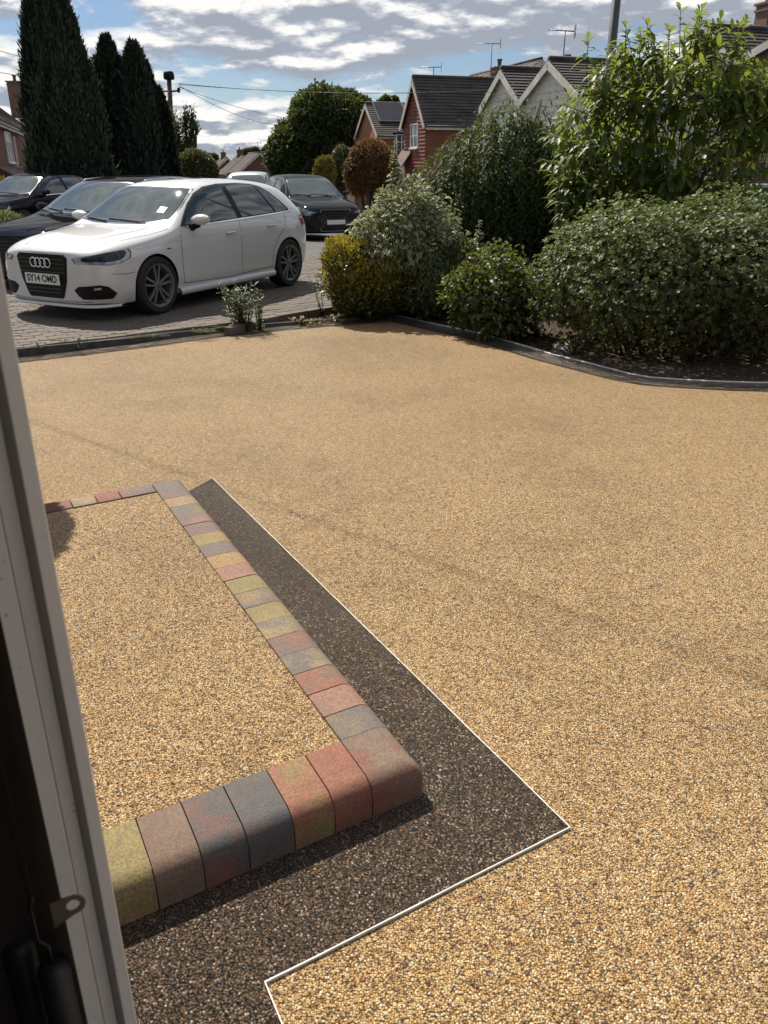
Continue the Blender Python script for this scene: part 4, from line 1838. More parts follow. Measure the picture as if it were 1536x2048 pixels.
def front_suv(root, cs, paint):
    FR = (1, 0, 0)
    sp = [(0, -.40, .70), (0, .40, .70), (0, .42, .64), (0, .21, .50), (0, .43, .27), (0, .40, .22), (0, -.40, .22), (0, -.43, .27), (0, -.21, .50), (0, -.42, .64)]
    cs.panel(sp, FR, .006, 'grille_frame', m_alloy, root)
    ins = [(p[0], p[1] * .94, .46 + (p[2] - .46) * .94) for p in sp]
    g = cs.panel(ins, FR, .010, 'grille', m_blackpl, root)
    for z in np.linspace(.25, .66, 9):
        w = .36 if z > .58 or z < .36 else .2
        cs.seam([(0, -w, z), (0, w, z)], FR, .008, 'grille_bar', m_glossblk, g, .016)
    c, n = cs.cast(cs.sc((-2, 0, .42)), Vector(FR), .024)
    mb = MB()
    mb.box(c, (.012, .52, .111))
    mb.build('number_plate', MATS['plate white'], root)
    for sg in (-1, 1):
        d = (.78, -sg * .62, 0)
        lamp = [(.12, sg * .46, .63), (.30, sg * .68, .70), (.62, sg * .82, .76), (.60, sg * .84, .72), (.40, sg * .80, .66), (.26, sg * .72, .60), (.2, sg * .58, .60)]
        h = cs.panel(lamp, d, .005, 'headlight', m_lamp, root, .04)
        cs.seam([(.2, sg * .56, .575), (.34, sg * .78, .59), (.5, sg * .85, .655)], d, .016, 'light_strip', m_lamp, h, .008)
        fog = [(.1, sg * .52, .27), (.16, sg * .68, .44), (.26, sg * .79, .42), (.30, sg * .80, .28)]
        cs.panel(fog, (.86, -sg * .5, 0), .004, 'air_intake', m_blackpl, root, .05)
        for x in (.87, 3.507):     # dark arch trims
            pts = [(x + .37 * math.cos(t), sg, .30 + .36 * math.sin(t)) for t in np.linspace(.1, math.pi - .1, 14)]
            cs.seam(pts, (0, -sg, 0), .05, 'arch_trim', m_blackpl, root, .008)


p = gp(674, 486, -.32)
ang = math.atan2(.90, -.43)
pos4 = place((0.0, 0.0), Vector((p.x, p.y, -.28)), ang)
lx, cs4 = make_car('suv', 'dark grey crossover with a spindle grille parked beyond the white hatchback', 'car', (1.10, 1.05, 1.165), pos4, ang, m_graphite, 'suv', .365, .25)
front_suv(lx, cs4, m_graphite)

p = dp(474, 420, 27.5)
v5, cs5 = make_car('people_carrier', 'silver car whose roof and windscreen show above the white hatchback', 'car', (1.06, 1.02, 1.19), Vector((p.x, p.y, -.28)), math.atan2(.97, .02), m_silver, 'suv', .35, .24)
front_suv(v5, cs5, m_silver)

# ------------------------------------------------------------------ houses
m_pvc = simple("white pvc window", (0.74, 0.73, 0.70), 0.4, 0, .06, 4)
m_barge = simple("painted bargeboard", (0.60, 0.57, 0.53), 0.6, 0, .15, 3)
m_hglass = glass_mat("house glass", (0.035, 0.045, 0.055), .03)
m_tile_dk = simple("dark concrete tile", (0.062, 0.052, 0.050), .8, 0, .3, 1.5, .3)
m_tile_br = simple("brown concrete tile", (0.115, 0.082, 0.066), .8, 0, .3, 1.5, .3)
m_tile_far = simple("far brown tile", (0.055, 0.040, 0.034), .85, 0, .3, 1.5, .3)
m_brick_far = brick_mat("far brick", (0.15, 0.06, 0.042), (0.19, 0.085, 0.06), (0.15, 0.12, 0.10))
m_tile_gr = simple("grey brown tile", (0.135, 0.110, 0.095), .8, 0, .3, 1.5, .3)
m_tile_red = simple("red hung tile", (0.22, 0.065, 0.048), .75, 0, .2, 2.5, .3)
m_brick_red = brick_mat("red brick", (0.19, 0.060, 0.042), (0.24, 0.090, 0.06), (0.19, 0.15, 0.125))
m_brick_or = brick_mat("orange brick", (0.36, 0.145, 0.075), (0.42, 0.20, 0.11), (0.34, 0.27, 0.20))
m_brick_bn = brick_mat("brown brick", (0.19, 0.115, 0.085), (0.25, 0.155, 0.115), (0.22, 0.19, 0.165))
m_clad = simple("cream weatherboard", (0.66, 0.64, 0.58), .55, 0, .08, 3)
m_gutter = simple("black gutter", (0.02, 0.02, 0.02), .4, 0, .1, 5)
m_lead = simple("lead", (0.12, 0.12, 0.125), .6, .2, .2, 5)
UP = Vector((0, 0, 1))


def window(parent, c, u, n, w, h, cols=2, rows=1, top=0.0, sill=True, name='window', fm=None):
    """frame with mullions, one pane sub-part each; c is the centre on the wall face"""
    u, n = Vector(u).normalized(), Vector(n).normalized()
    o = parent.matrix_world.translation if False else parent.location
    fm = fm or m_pvc
    t = .055
    mb = MB()
    f0 = Vector(c) + n * .012
    for k in (-1, 1):
        mb.obox(f0 + u * k * (w / 2 - t / 2), u * t / 2, n * .035, UP * (h / 2))
        mb.obox(f0 + UP * k * (h / 2 - t / 2), u * (w / 2 - t), n * .034, UP * t / 2)
    iw, ih = w - 2 * t, h - 2 * t
    bars_v = [-iw / 2 + iw * i / cols for i in range(1, cols)]
    bars_h = [-ih / 2 + ih * i / rows for i in range(1, rows)] + ([ih / 2 - top] if top else [])
    for b in bars_v:
        mb.obox(f0 + u * b, u * .028, n * .030, UP * (ih / 2))
    for b in bars_h:
        mb.obox(f0 + UP * b, u * (iw / 2), n * .026, UP * .02)
    if sill:
        mb.obox(f0 - UP * (h / 2 + .03) + n * .03, u * (w / 2 + .06), n * .07, UP * .028)
    wo = mb.build(name, fm, parent, o)
    xs = [-iw / 2] + bars_v + [iw / 2]
    zs = [-ih / 2] + bars_h + [ih / 2]
    for a, b in zip(xs, xs[1:]):
        for d, e in zip(zs, zs[1:]):
            mb = MB()
            cc = Vector(c) + n * .004 + u * (a + b) / 2 + UP * (d + e) / 2
            mb.obox(cc, u * (b - a) / 2, n * .006, UP * (e - d) / 2)
            mb.build('pane', m_hglass, wo, o)
    return wo


def slope_tiles(mb, e0, e1, r0, r1, course=.19, th=.022):
    """overlapping courses from the eaves line e0-e1 up to the ridge line r0-r1"""
    e0, e1, r0, r1 = (Vector(v) for v in (e0, e1, r0, r1))
    L = ((r0 - e0).length + (r1 - e1).length) / 2
    n = max(2, int(round(L / course)))
    nn = (e1 - e0).cross(r0 - e0).normalized()
    if nn.z < 0:
        nn = -nn
    for i in range(n):
        a0, a1 = e0.lerp(r0, i / n), e1.lerp(r1, i / n)
        b0, b1 = e0.lerp(r0, (i + 1.12) / n), e1.lerp(r1, (i + 1.12) / n)
        lo = [a0 - nn * .01, a1 - nn * .01, b1 - nn * .02, b0 - nn * .02]
        hi = [a0 + nn * (th + .025), a1 + nn * (th + .025), b1 + nn * .008, b0 + nn * .008]
        f = [(4, 5, 6, 7), (0, 1, 5, 4), (0, 4, 7, 3), (1, 2, 6, 5), (3, 2, 1, 0)]
        if (hi[1] - hi[0]).cross(hi[3] - hi[0]).dot(nn) < 0:
            f = [q[::-1] for q in f]
        mb.add(lo + hi, f)


def gable_block(root, C, g, r, w, ln, z0, ze, zr, wall, tile, over=.25, barge=True, far_barge=False, verge=.2, name='wall', eave_fascia=True, apex_q=.5):
    """walls and roof of one gabled block: C near foot of the gable, g along the gable, r along the ridge"""
    o = root.location
    C = Vector((C[0], C[1], 0))
    g, r = Vector(g), Vector(r)
    A = C + g * w * apex_q
    mb = MB()
    pent = [C + UP * z0, C + g * w + UP * z0, C + g * w + UP * ze, A + UP * zr, C + UP * ze]
    mb.prism(pent, r * ln)
    wo = mb.build(name, wall, root, o, uv=True)
    mb = MB()
    s0 = (zr - ze) / (w * apex_q)
    s1 = (zr - ze) / (w * (1 - apex_q))
    for sgn, E, sl in ((-1, C, s0), (1, C + g * w, s1)):
        e = E + g * sgn * over + UP * (ze - over * sl + .05)
        slope_tiles(mb, e - r * verge, e + r * (ln + verge), A + UP * (zr + .05) - r * verge, A + UP * (zr + .05) + r * (ln + verge))
    ro = mb.build('roof', tile, root, o)
    mb = MB()
    mb.tube([A + UP * (zr + .09) - r * (verge - .02), A + UP * (zr + .09) + r * (ln + verge - .02)], .09, 8)
    mb.build('ridge_tiles', tile, ro, o)
    if barge:
        mb = MB()
        ends = [-r * (verge - .0)] + ([r * (ln + verge)] if far_barge else [])
        for en in ends:
            for sgn, E, sl in ((-1, C, s0), (1, C + g * w, s1)):
                e = E + g * sgn * over + UP * (ze - over * sl)
                t = (A + UP * zr) - e
                nrm = t.cross(r).normalized()
                if nrm.z < 0:
                    nrm = -nrm
                mb.obox((e + A + UP * zr) / 2 + en - nrm * .075, t / 2, nrm * .105, r * .018)
        mb.build('bargeboard', m_barge, root, o)
    if eave_fascia:
        mb = MB()
        for sgn, E, sl in ((-1, C, s0), (1, C + g * w, s1)):
            e = E + g * sgn * (over - .02) + UP * (ze - over * sl - .06)
            mb.obox(e + r * ln / 2, r * (ln / 2 + verge * .5), g * .015, UP * .085)
        mb.build('fascia', m_barge, root, o)
        mb = MB()
        for sgn, E, sl in ((-1, C, s0), (1, C + g * w, s1)):
            e = E + g * sgn * (over + .05) + UP * (ze - over * sl + .0)
            mb.tube([e - r * .1, e + r * (ln + .1)], .05, 6)
        mb.build('gutter', m_gutter, root, o)
    return wo, A, s0


def chimney(parent, c, w, d, h, brick, pots=1, ang=0.0, o=None):
    o = o if o is not None else parent.location
    c = Vector(c)
    mb = MB()
    mb.box(c + UP * h / 2, (w, d, h), 0, ang)
    mb.box(c + UP * (h - .16), (w + .08, d + .08, .07), 0, ang)
    mb.box(c + UP * (h + .03), (w + .12, d + .12, .07), 0, ang)
    ch = mb.build('chimney', brick, parent, o, uv=True)
    for i in range(pots):
        q = c + Vector((math.cos(ang), math.sin(ang), 0)) * ((i - (pots - 1) / 2) * .35) + UP * (h + .06)
        mb = MB()
        mb.lathe([(.12, 0), (.13, .04), (.095, .08), (.10, .28), (.135, .30), (.135, .36), (.09, .36)], q, 12)
        mb.build('chimney_pot', m_tile_br, ch, o)
    return ch


def aerial(base, h, blen, ang, label, n=7, tilt=0.0, group='television aerials on the rooftops'):
    root = thing('aerial', label, 'aerial', base, 0, group)
    ma = simple("aerial aluminium", (0.20, 0.20, 0.20), .45, .6, .1, 9)
    r = .022
    mb = MB()
    mb.tube([(0, 0, 0), (0, 0, h)], r, 5)
    mb.build('mast', ma, root)
    mb = MB()
    a = Vector((math.cos(ang), math.sin(ang), tilt)).normalized()
    p = Vector((-a.y, a.x, 0)).normalized()
    c = Vector((0, 0, h - .05))
    mb.tube([c - a * blen * .35, c + a * blen * .65], r * .8, 4)
    for i in range(n):
        q = c + a * blen * (-.3 + .93 * i / (n - 1))
        mb.tube([q - p * .17, q + p * .17], .010, 4)
    q = c - a * blen * .33
    for k in (-1, 1):
        mb.obox(q + UP * .10 * k + a * -.03, a * .01, p * .2, UP * .08)
    mb.build('antenna', ma, root)
    return root


def top_at(px, py, Y):
    return dp(px, py, Y)


# --- red tile-hung house
def red_house():
    C = dp(853, 239, 42)
    root = thing('house', 'red tile hung house with dark roof and brick chimney', 'house', (C.x, C.y, -1.0))
    w = 3.1
    zr = dp(829, 157, 43.5).z
    ze = C.z
    wall, A, s = gable_block(root, C, SD, SN, w, 5.6, -1.2, ze, zr, m_brick_red, m_tile_dk)
    o = root.location
    # hung tiles on the front gable, course by course
    z = dp(850, 334, 42).z
    wz = dp(828, 296, 43.5).z, dp(828, 247, 43.5).z
    k = 0
    while z < zr - .25:
        h = .165
        ins0 = max(0, (z - ze) / s) if z > ze else 0
        a, b = C + SD * (.01 + ins0), C + SD * (w - .01 - ins0)
        ins1 = max(0, (z + h - ze) / s) if z + h > ze else 0
        a1, b1 = C + SD * (.01 + ins1), C + SD * (w - .01 - ins1)
        mb = MB()

        def piece(p, q, p1, q1):
            n = -SN
            lo = [Vector((*(v + n * .055).xy, z)) for v in (p, q)]
            lb = [Vector((*(v + n * .0).xy, z)) for v in (p, q)]
            hi = [Vector((*(v + n * .018).xy, z + h)) for v in (p1, q1)]
            mb.add([lb[0], lb[1], lo[0], lo[1], hi[0], hi[1]], [(0, 1, 3, 2), (2, 3, 5, 4), (0, 2, 4), (1, 5, 3)])
        wa, wb = C + SD * (w / 2 - .58), C + SD * (w / 2 + .58)
        if wz[0] - .1 < z + h / 2 < wz[1] + .08:
            piece(a, wa, a1, wa)
            mb.build('tile_course', m_tile_red, wall, o)
            mb = MB()
            piece(wb, b, wb, b1)
        else:
            piece(a, b, a1, b1)
        mb.build('tile_course', m_tile_red, wall, o)
        z += h
    window(root, C + SD * w / 2 - SN * .02 + UP * ((wz[0] + wz[1]) / 2 - C.z), SD, -SN, 1.06, wz[1] - wz[0], 2, 2, .0)
    # ground floor window and porch
    z1 = dp(850, 336, 42).z
    window(root, C + SD * 1.2 - SN * .02 + UP * (z1 - .95 - C.z), SD, -SN, 1.5, 1.2, 2, 1, .3)
    mb = MB()
    pc = C + SD * (w - .6) - SN * .8
    mb.prism([pc + UP * (z1 - .3 - C.z) + SD * 1.0, pc + UP * (z1 - .3 - C.z) - SD * .6, pc - SD * .6 + SN * .8 + UP * (z1 + .75 - C.z), pc + SD * 1.0 + SN * .8 + UP * (z1 + .75 - C.z)], Vector((0, 0, .08)))
    mb.build('porch_roof', m_tile_br, root, o)
    mb = MB()
    mb.obox(pc + SD * -.6 + UP * (z1 - 1.3 - C.z), SD * .05, SN * .05, UP * 1.0)
    mb.obox(pc + SD * .95 + UP * (z1 - 1.3 - C.z), SD * .05, SN * .05, UP * 1.0)
    mb.build('porch_post', m_pvc, root, o)
    # drain pipe on the side wall
    mb = MB()
    q = C + SN * 1.6 - SD * .06
    mb.tube([Vector((q.x, q.y, ze - .1)), Vector((q.x, q.y, -1.0))], .045, 6)
    mb.build('drainpipe', m_gutter, root, o)
    cp = C + SN * 4.6 + SD * 2.15
    chimney(root, (cp.x, cp.y, zr - .4), .62, .5, 1.0, m_brick_bn, 1, .3)
    t = cp - SN * .45
    aerial((t.x, t.y, zr - .2), dp(941, 83, 45).z - zr + .2, 1.15, R(178), 'tall television aerial on the chimney of the red house', 9)
    t = A + SN * .9
    aerial((t.x, t.y, zr), .55, 1.0, R(176), 'short aerial at the front ridge end of the red house', 6)


red_house()


# --- solar panel house
def solar_house():
    C = dp(758, 266, 56)
    root = thing('house', 'orange brick house with solar panels across its dark roof', 'house', (C.x, C.y, -1.4))
    w = 4.8
    zr = dp(733, 209, 58.4).z
    ze = C.z
    wall, A, s = gable_block(root, C, SD, SN, w, 7, -1.6, ze, zr, m_brick_or, m_tile_dk)
    o = root.location
    e, t = C - SD * .25 + UP * (ze - .25 * s + .12 - C.z), A + UP * (zr + .12 - A.z)
    for i in range(3):
        mb = MB()
        a = e.lerp(t, .38) + SN * (.25 + 2.05 * i)
        b = e.lerp(t, .97) + SN * (.25 + 2.05 * i)
        n = (b - a).cross(SN).normalized()
        if n.z < 0:
            n = -n
        mb.obox((a + b) / 2 + SN * 1.0 + n * .05, (b - a) / 2, SN * .98, n * .025)
        m = simple("solar cell", (0.018, 0.019, 0.030), .35, .3, .1, 2)
        pn = mb.build('solar_panel', m, root, o)
        mb = MB()
        for q in (a + n * .05 + SN * .02, a + n * .05 + SN * 1.98):
            mb.obox(q + (b - a) / 2, (b - a) / 2, SN * .03, n * .04)
        mb.obox(a + n * .05 + SN * 1.0, (b - a) * .01, SN * 1.0, n * .04)
        mb.build('panel_frame', m_alloy, pn, o)
    # two-storey bay with white windows on the side wall
    B0 = C + SN * .95 - SD * .62
    mb = MB()
    mb.obox(B0 + SN * .75 + SD * .3 + UP * (ze - .6 - B0.z - 1.6), SN * .72, SD * .34, UP * 2.1)
    bay = mb.build('bay', m_pvc, root, o)
    zt = ze + .0
    for q in (.32, 1.16):
        window(root, B0 + SN * q - SD * .045 + UP * (zt - .75 - C.z), SN, -SD, .72, 1.35, 2, 1, .4, False)
    mb = MB()
    mb.obox(B0 + SN * .75 + SD * .2 + UP * (zt + .05 - B0.z), SN * .85, SD * .5, UP * .05)
    mb.build('bay_roof', m_lead, root, o)
    # small gable window and door canopy
    window(root, C + SD * 1.0 - SN * .02 + UP * (-.75), SD, -SN, .6, .8, 1, 1, 0, True)
    window(root, C + SD * 3.0 - SN * .02 + UP * (-.95), SD, -SN, 1.3, 1.0, 2, 1, 0, True)
    t = A + SN * 4.0
    aerial((t.x, t.y, zr), dp(779, 175, 60).z - zr, 1.3, R(178), 'aerial standing behind the solar panel roof', 6)
    chimney(root, (A.x + 3.4, A.y + 1.6, zr - .5), .5, .5, .95, m_brick_red, 1, .3)


solar_house()


def dark_gables():
    C = dp(708, 288, 72)
    root = thing('house', 'brown roofed house with a dark gable left of the solar roof', 'house', (C.x, C.y, -1.6))
    zr = dp(694, 231, 74).z
    gable_block(root, C, SD, SN, 4.6, 6, -1.8, C.z, zr, m_brick_bn, m_tile_br)
    window(root, C + SD * 2.3 - SN * .02 + UP * (-.7), SD, -SN, 1.3, 1.1, 2, 1, .3)
    C2 = dp(690, 272, 84)
    root = thing('house', 'grey clad flat fronted block farthest of the right hand houses', 'house', (C2.x, C2.y, -1.6))
    mb = MB()
    mb.prism([C2 + UP * (-1.8 - C2.z), C2 + SD * 3 + UP * (-1.8 - C2.z), C2 + SD * 3, C2], SN * 4)
    mb.build('wall', m_tile_gr, root, root.location)
    mb = MB()
    mb.prism([C2 - SD * .1 - SN * .1, C2 + SD * 3.1 - SN * .1, C2 + SD * 3.1 + UP * .1 - SN * .1, C2 - SD * .1 + UP * .1 - SN * .1], SN * 4.2)
    mb.build('roof', m_tile_br, root, root.location)


dark_gables()


# --- white weatherboarded pair
def white_house():
    Y2, Yv = 26.5, 30.0
    V = dp(1048, 203, Yv)
    C2 = V - SD * 3.7
    root = thing('house', 'cream weatherboarded house with twin gables behind the shrubs', 'house', (V.x, V.y, -.5))
    o = root.location
    ze = V.z
    for C, w, apx, apy, ay in ((C2, 3.7, 1095, 124, 28.2), (V, 3.1, 1020, 142, 31.5)):
        zr = dp(apx, apy, ay).z
        wall, A, s = gable_block(root, C, SD, SN, w, 5.0, -.7, ze, zr, m_clad, m_tile_dk, over=.12)
        z = -.3
        while z < zr - .12:
            h = .19
            ins0 = max(0, (z - ze) / s) if z > ze else 0
            ins1 = max(0, (z + h - ze) / s) if z + h > ze else 0
            mb = MB()
            n = -SN
            p, q = C + SD * (.004 + ins0), C + SD * (w - .004 - ins0)
            p1, q1 = C + SD * (.004 + ins1), C + SD * (w - .004 - ins1)
            if (q1 - p1).dot(SD) < .02:
                break
            lo = [Vector((*(v + n * .04).xy, z)) for v in (p, q)]
            lb = [Vector((*v.xy, z)) for v in (p, q)]
            hi = [Vector((*(v + n * .014).xy, z + h)) for v in (p1, q1)]
            mb.add([lb[0], lb[1], lo[0], lo[1], hi[0], hi[1]], [(0, 1, 3, 2), (2, 3, 5, 4), (0, 2, 4), (1, 5, 3)])
            mb.build('cladding_board', m_clad, wall, o)
            z += h
    q = dp(1133, 128, 30.5)
    chimney(root, (q.x, q.y, q.z - .9), .55, .5, .75, m_brick_bn, 1, .3)
    aerial((q.x - .12, q.y, q.z - .2), dp(1126, 58, 30.5).z - q.z + .2, .85, R(175), 'television aerial over the chimney of the cream twin gabled house', 7, .08)


white_house()


def back_house():
    M0 = dp(1082, 121, 50)
    root = thing('house', 'house behind with a long brown tiled roof above the cream gables', 'house', (M0.x, M0.y, -1.2))
    zr = M0.z
    c = M0 - SN * 3.6
    gable_block(root, c, SN, SD, 7.2, 9.5, -1.4, zr - 2.7, zr, m_clad, m_tile_br, over=.2, verge=.1)


back_house()


# --- brown brick house at the right edge
def brick_house():
    V = dp(1478, 124, 28)
    root = thing('house', 'brown brick house with pale bargeboards at the far right', 'house', (V.x, V.y, -.4))
    o = root.location
    zr = dp(1430, 58, 29.3).z
    gable_block(root, V, SD, SN, 2.9, 5, -.6, V.z, zr, m_brick_bn, m_tile_dk, over=.12)
    C2 = V - SD * 4.6
    z2 = dp(1555, 52, 25.8).z
    gable_block(root, C2, SD, SN, 4.6, 5, -.6, V.z, z2, m_brick_bn, m_tile_dk, over=.12)
    wc = dp(1536, 182, 26.3)
    f = V - SD * 1.9
    window(root, Vector((f.x, f.y, wc.z)) - SN * .02, SD, -SN, 1.5, 1.15, 3, 1, .35)
    window(root, V + SD * 1.45 - SN * .02 + UP * (-1.2), SD, -SN, 1.2, 1.1, 2, 1, .3)
    q = dp(1535, 70, 31)
    chimney(root, (q.x, q.y, q.z - .3), .75, .6, 1.15, m_brick_bn, 2, .3)


brick_house()


# --- left terrace
def left_house():
    a = SD                      # facade runs with the street
    n = SN                      # and faces right
    F = Vector((-17.5, 40, 0))
    root = thing('house', 'brown brick house with tiled roof behind the tall conifer', 'house', (F.x, F.y, -.9))
    o = root.location
    ze, zr = 3.55, 5.5
    C = F - a * 14
    # gable ends across, ridge along the street
    gable_block(root, C, -n, a, 6.4, 28, -1.1, ze, zr, m_brick_red, m_tile_gr, over=.3, far_barge=False)
    window(root, F + a * 6.2 + n * .02 + UP * 2.45, a, n, 3.0, 1.45, 3, 1, .4)
    window(root, F + a * 9.6 + n * .02 + UP * 2.3, a, n, .55, 1.5, 1, 1, 0)
    window(root, F + a * 9.4 + n * .02 + UP * -.1, a, n, 1.5, 1.1, 3, 1, 0)
    mb = MB()
    p = F + a * 2.4 + n * .55
    mb.prism([p + UP * .95 - a * 2.4 + n * .35, p + UP * .95 + a * 3.2 + n * .35, p + a * 3.2 - n * .55 + UP * 1.45, p - a * 2.4 - n * .55 + UP * 1.45], (0, 0, .07))
    mb.build('porch_roof', m_tile_gr, root, o)
    mb = MB()
    p2 = F + a * 11.6 + n * .4
    mb.prism([p2 + UP * .75 - a * 2.0 + n * .2, p2 + UP * .75 + a * 3 + n * .2, p2 + a * 3 - n * .4 + UP * 1.2, p2 - a * 2.0 - n * .4 + UP * 1.2], (0, 0, .07))
    mb.build('porch_roof', m_tile_gr, root, o)
    mb = MB()
    mb.obox(F + a * 4.6 + n * .75 + UP * -.2, a * .28, n * .1, UP * 1.1)
    mb.build('porch_post', m_pvc, root, o)
    # taller neighbour beyond with the chimney
    F2 = F + a * 16 - n * .6
    root2 = thing('house', 'taller dark roofed house with a chimney beyond the brown brick house', 'house', (F2.x, F2.y, -1.4))
    gable_block(root2, F2 - a * 1.5, -n, a, 7.5, 26, -1.6, 4.0, 7.0, m_brick_bn, m_tile_br, over=.3)
    q = dp(38, 215, 57)
    chimney(root2, (q.x, q.y, q.z - .6), .9, .65, 2.0, m_brick_bn, 1, .2)


left_house()


# --- row of gable ends far down the street
def far_row():
    labs = ['nearest of the far brick gables beside the round tree', 'second far brick gable with a chimney behind its ridge', 'third far brick gable, one aerial standing over it', 'smallest and farthest brick gable at the end of the street']
    for i, (ax_, ay_, Y, wpx) in enumerate(((519, 306, 118, 76), (490, 312, 133, 70), (455, 316, 150, 66), (423, 319, 168, 46))):
        A = dp(ax_, ay_, Y)
        w = wpx / FPX * Y * 1.05
        root = thing('house', labs[i], 'house', (A.x, A.y, -1.6), 0, 'gabled houses far down the street')
        C = A - SN * w / 2
        gable_block(root, C, SN, SD, w, 9, -1.8, A.z - w * .40, A.z, m_brick_far, m_tile_far, over=.25, eave_fascia=False)
        f = C + SN * w * .5 - SD * .03
        window(root, Vector((f.x, f.y, A.z - w * .40 - .7)), SN, -SD, 1.5, 1.0, 2, 1)
        if i in (1, 2):
            q = A + SD * 5
            chimney(root, (q.x, q.y, A.z - .4), .8, .6, 1.3, m_brick_red, 1, 0)
    for px, pt, pb, Y, lab in ((446, 293, 312, 152, 'aerial on the third far gable'), (486, 287, 306, 135, 'aerial between the second and third far gables'), (516, 284, 304, 120, 'aerial over the nearest far gable by the tree'), (426, 298, 318, 170, 'faint aerial over the farthest gable')):
        b = dp(px, pb, Y)
        aerial(b, dp(px, pt, Y).z - b.z, 1.1, R(180), lab, 4, 0, 'aerials far down the street')


far_row()


# ------------------------------------------------------------------ telegraph pole, lamp post, wires
def pole():
    b = dp(347, 335, 40)
    t = dp(338, 156, 40)
    root = thing('telegraph_pole', 'weathered timber telegraph pole carrying wires beside the twin topped conifer', 'telegraph pole', (b.x, b.y, -.9))
    mw = simple("weathered pole timber", (0.075, 0.055, 0.042), .85, 0, .3, 6, .4)
    o = root.location
    mb = MB()
    mb.tube([Vector((b.x + .05, b.y, -1.0)), b, t], [.135, .125, .10], 12)
    mb.build('post', mw, root, o)
    mb = MB()
    c = t - UP * .25
    mb.lathe([(.0, .33), (.2, .30), (.24, .18), (.24, .02), (.18, -.02), (.0, -.02)], t + Vector((0, 0, -.05)), 14)
    mb.build('pole_cap', m_blackpl, root, o)
    for k in (-1, 1):
        mb = MB()
        mb.tube([c + Vector((0, 0, -.28)), c + Vector((k * .36, 0, -.25))], .04, 6)
        mb.lathe([(0, .14), (.06, .12), (.075, .04), (.05, 0), (.07, -.06), (0, -.08)], c + Vector((k * .38, 0, -.25)), 10)
        mb.build('insulator', m_blackpl, root, o)
    return t - UP * .45


PT = pole()


def wire(p, q, sag, label, r=.012, n=24, col_=None):
    mb = MB()
    p, q = Vector(p), Vector(q)
    pts = [p.lerp(q, i / n) - UP * (sag * 4 * (i / n) * (1 - i / n)) for i in range(n + 1)]
    mb.tube(pts, r, 5)
    o = mb.build('cable', simple("cable sheath", (.022, .022, .024), .6), None)
    tag(o, label, 'cable', 'overhead telephone cables')
    return o


wire(PT + Vector((.4, 0, .1)), dp(600, 238, 70), .25, 'lower overhead cable sloping from the pole towards the round tree')
wire(PT + Vector((.4, 0, .16)), dp(585, 250, 66), .5, 'slack overhead cable falling from the pole towards the round tree')
wire(PT + Vector((.4, 0, .2)), dp(830, 186, 46), .12, 'upper overhead cable running from the pole to the red house')
wire(PT + Vector((.4, 0, .24)), dp(1010, 178, 36), .25, 'overhead cable running from the pole across the red house roof')
wire(PT + Vector((-.4, 0, .1)), dp(-40, 138, 30), .15, 'overhead cable leaving the pole to the left, lower of two', .010)
wire(PT + Vector((-.4, 0, .2)), dp(-40, 90, 30), .15, 'overhead cable leaving the pole to the left, upper of two', .010)
# service cable overhead: its thin shadow crosses the driveway
g0, g1 = gp(60, 820), gp(1400, 1310)
gd = (g1 - g0)
hh = 6.5
k_ = sdir / sdir.z * hh
wire(g0 - gd * 1.5 + k_ + UP * .5, g1 + gd * .55 + k_, .0, 'service cable overhead whose thin shadow crosses the driveway', .0065, 8)


def lamp_post():
    p = dp(1224, 90, 14.5)
    t = dp(1233, -30, 14.5)
    root = thing('lamp_post', 'dark grey lamp post rising behind the large leaved shrub', 'lamp post', (p.x - .02, p.y, 0))
    m = simple("lamp post steel", (0.075, 0.078, 0.085), .5, .4, .15, 6)
    o = root.location
    mb = MB()
    x, y = p.x, p.y
    mb.tube([Vector((x, y, -.1)), Vector((x, y, 1.0)), Vector((x, y, 1.12)), Vector((x, y, 6.2))], [.11, .11, .075, .062], 14)
    mb.build('column', m, root, o)
    mb = MB()
    mb.tube([Vector((x, y, 6.2)), Vector((x - .1, y + .2, 6.5)), Vector((x - .5, y + 1.0, 6.65))], .035, 8)
    mb.obox(Vector((x - .7, y + 1.35, 6.66)), Vector((-.18, .36, .02)), Vector((.10, .05, 0)), Vector((0, 0, .06)))
    mb.build('lantern', m, root, o)


lamp_post()


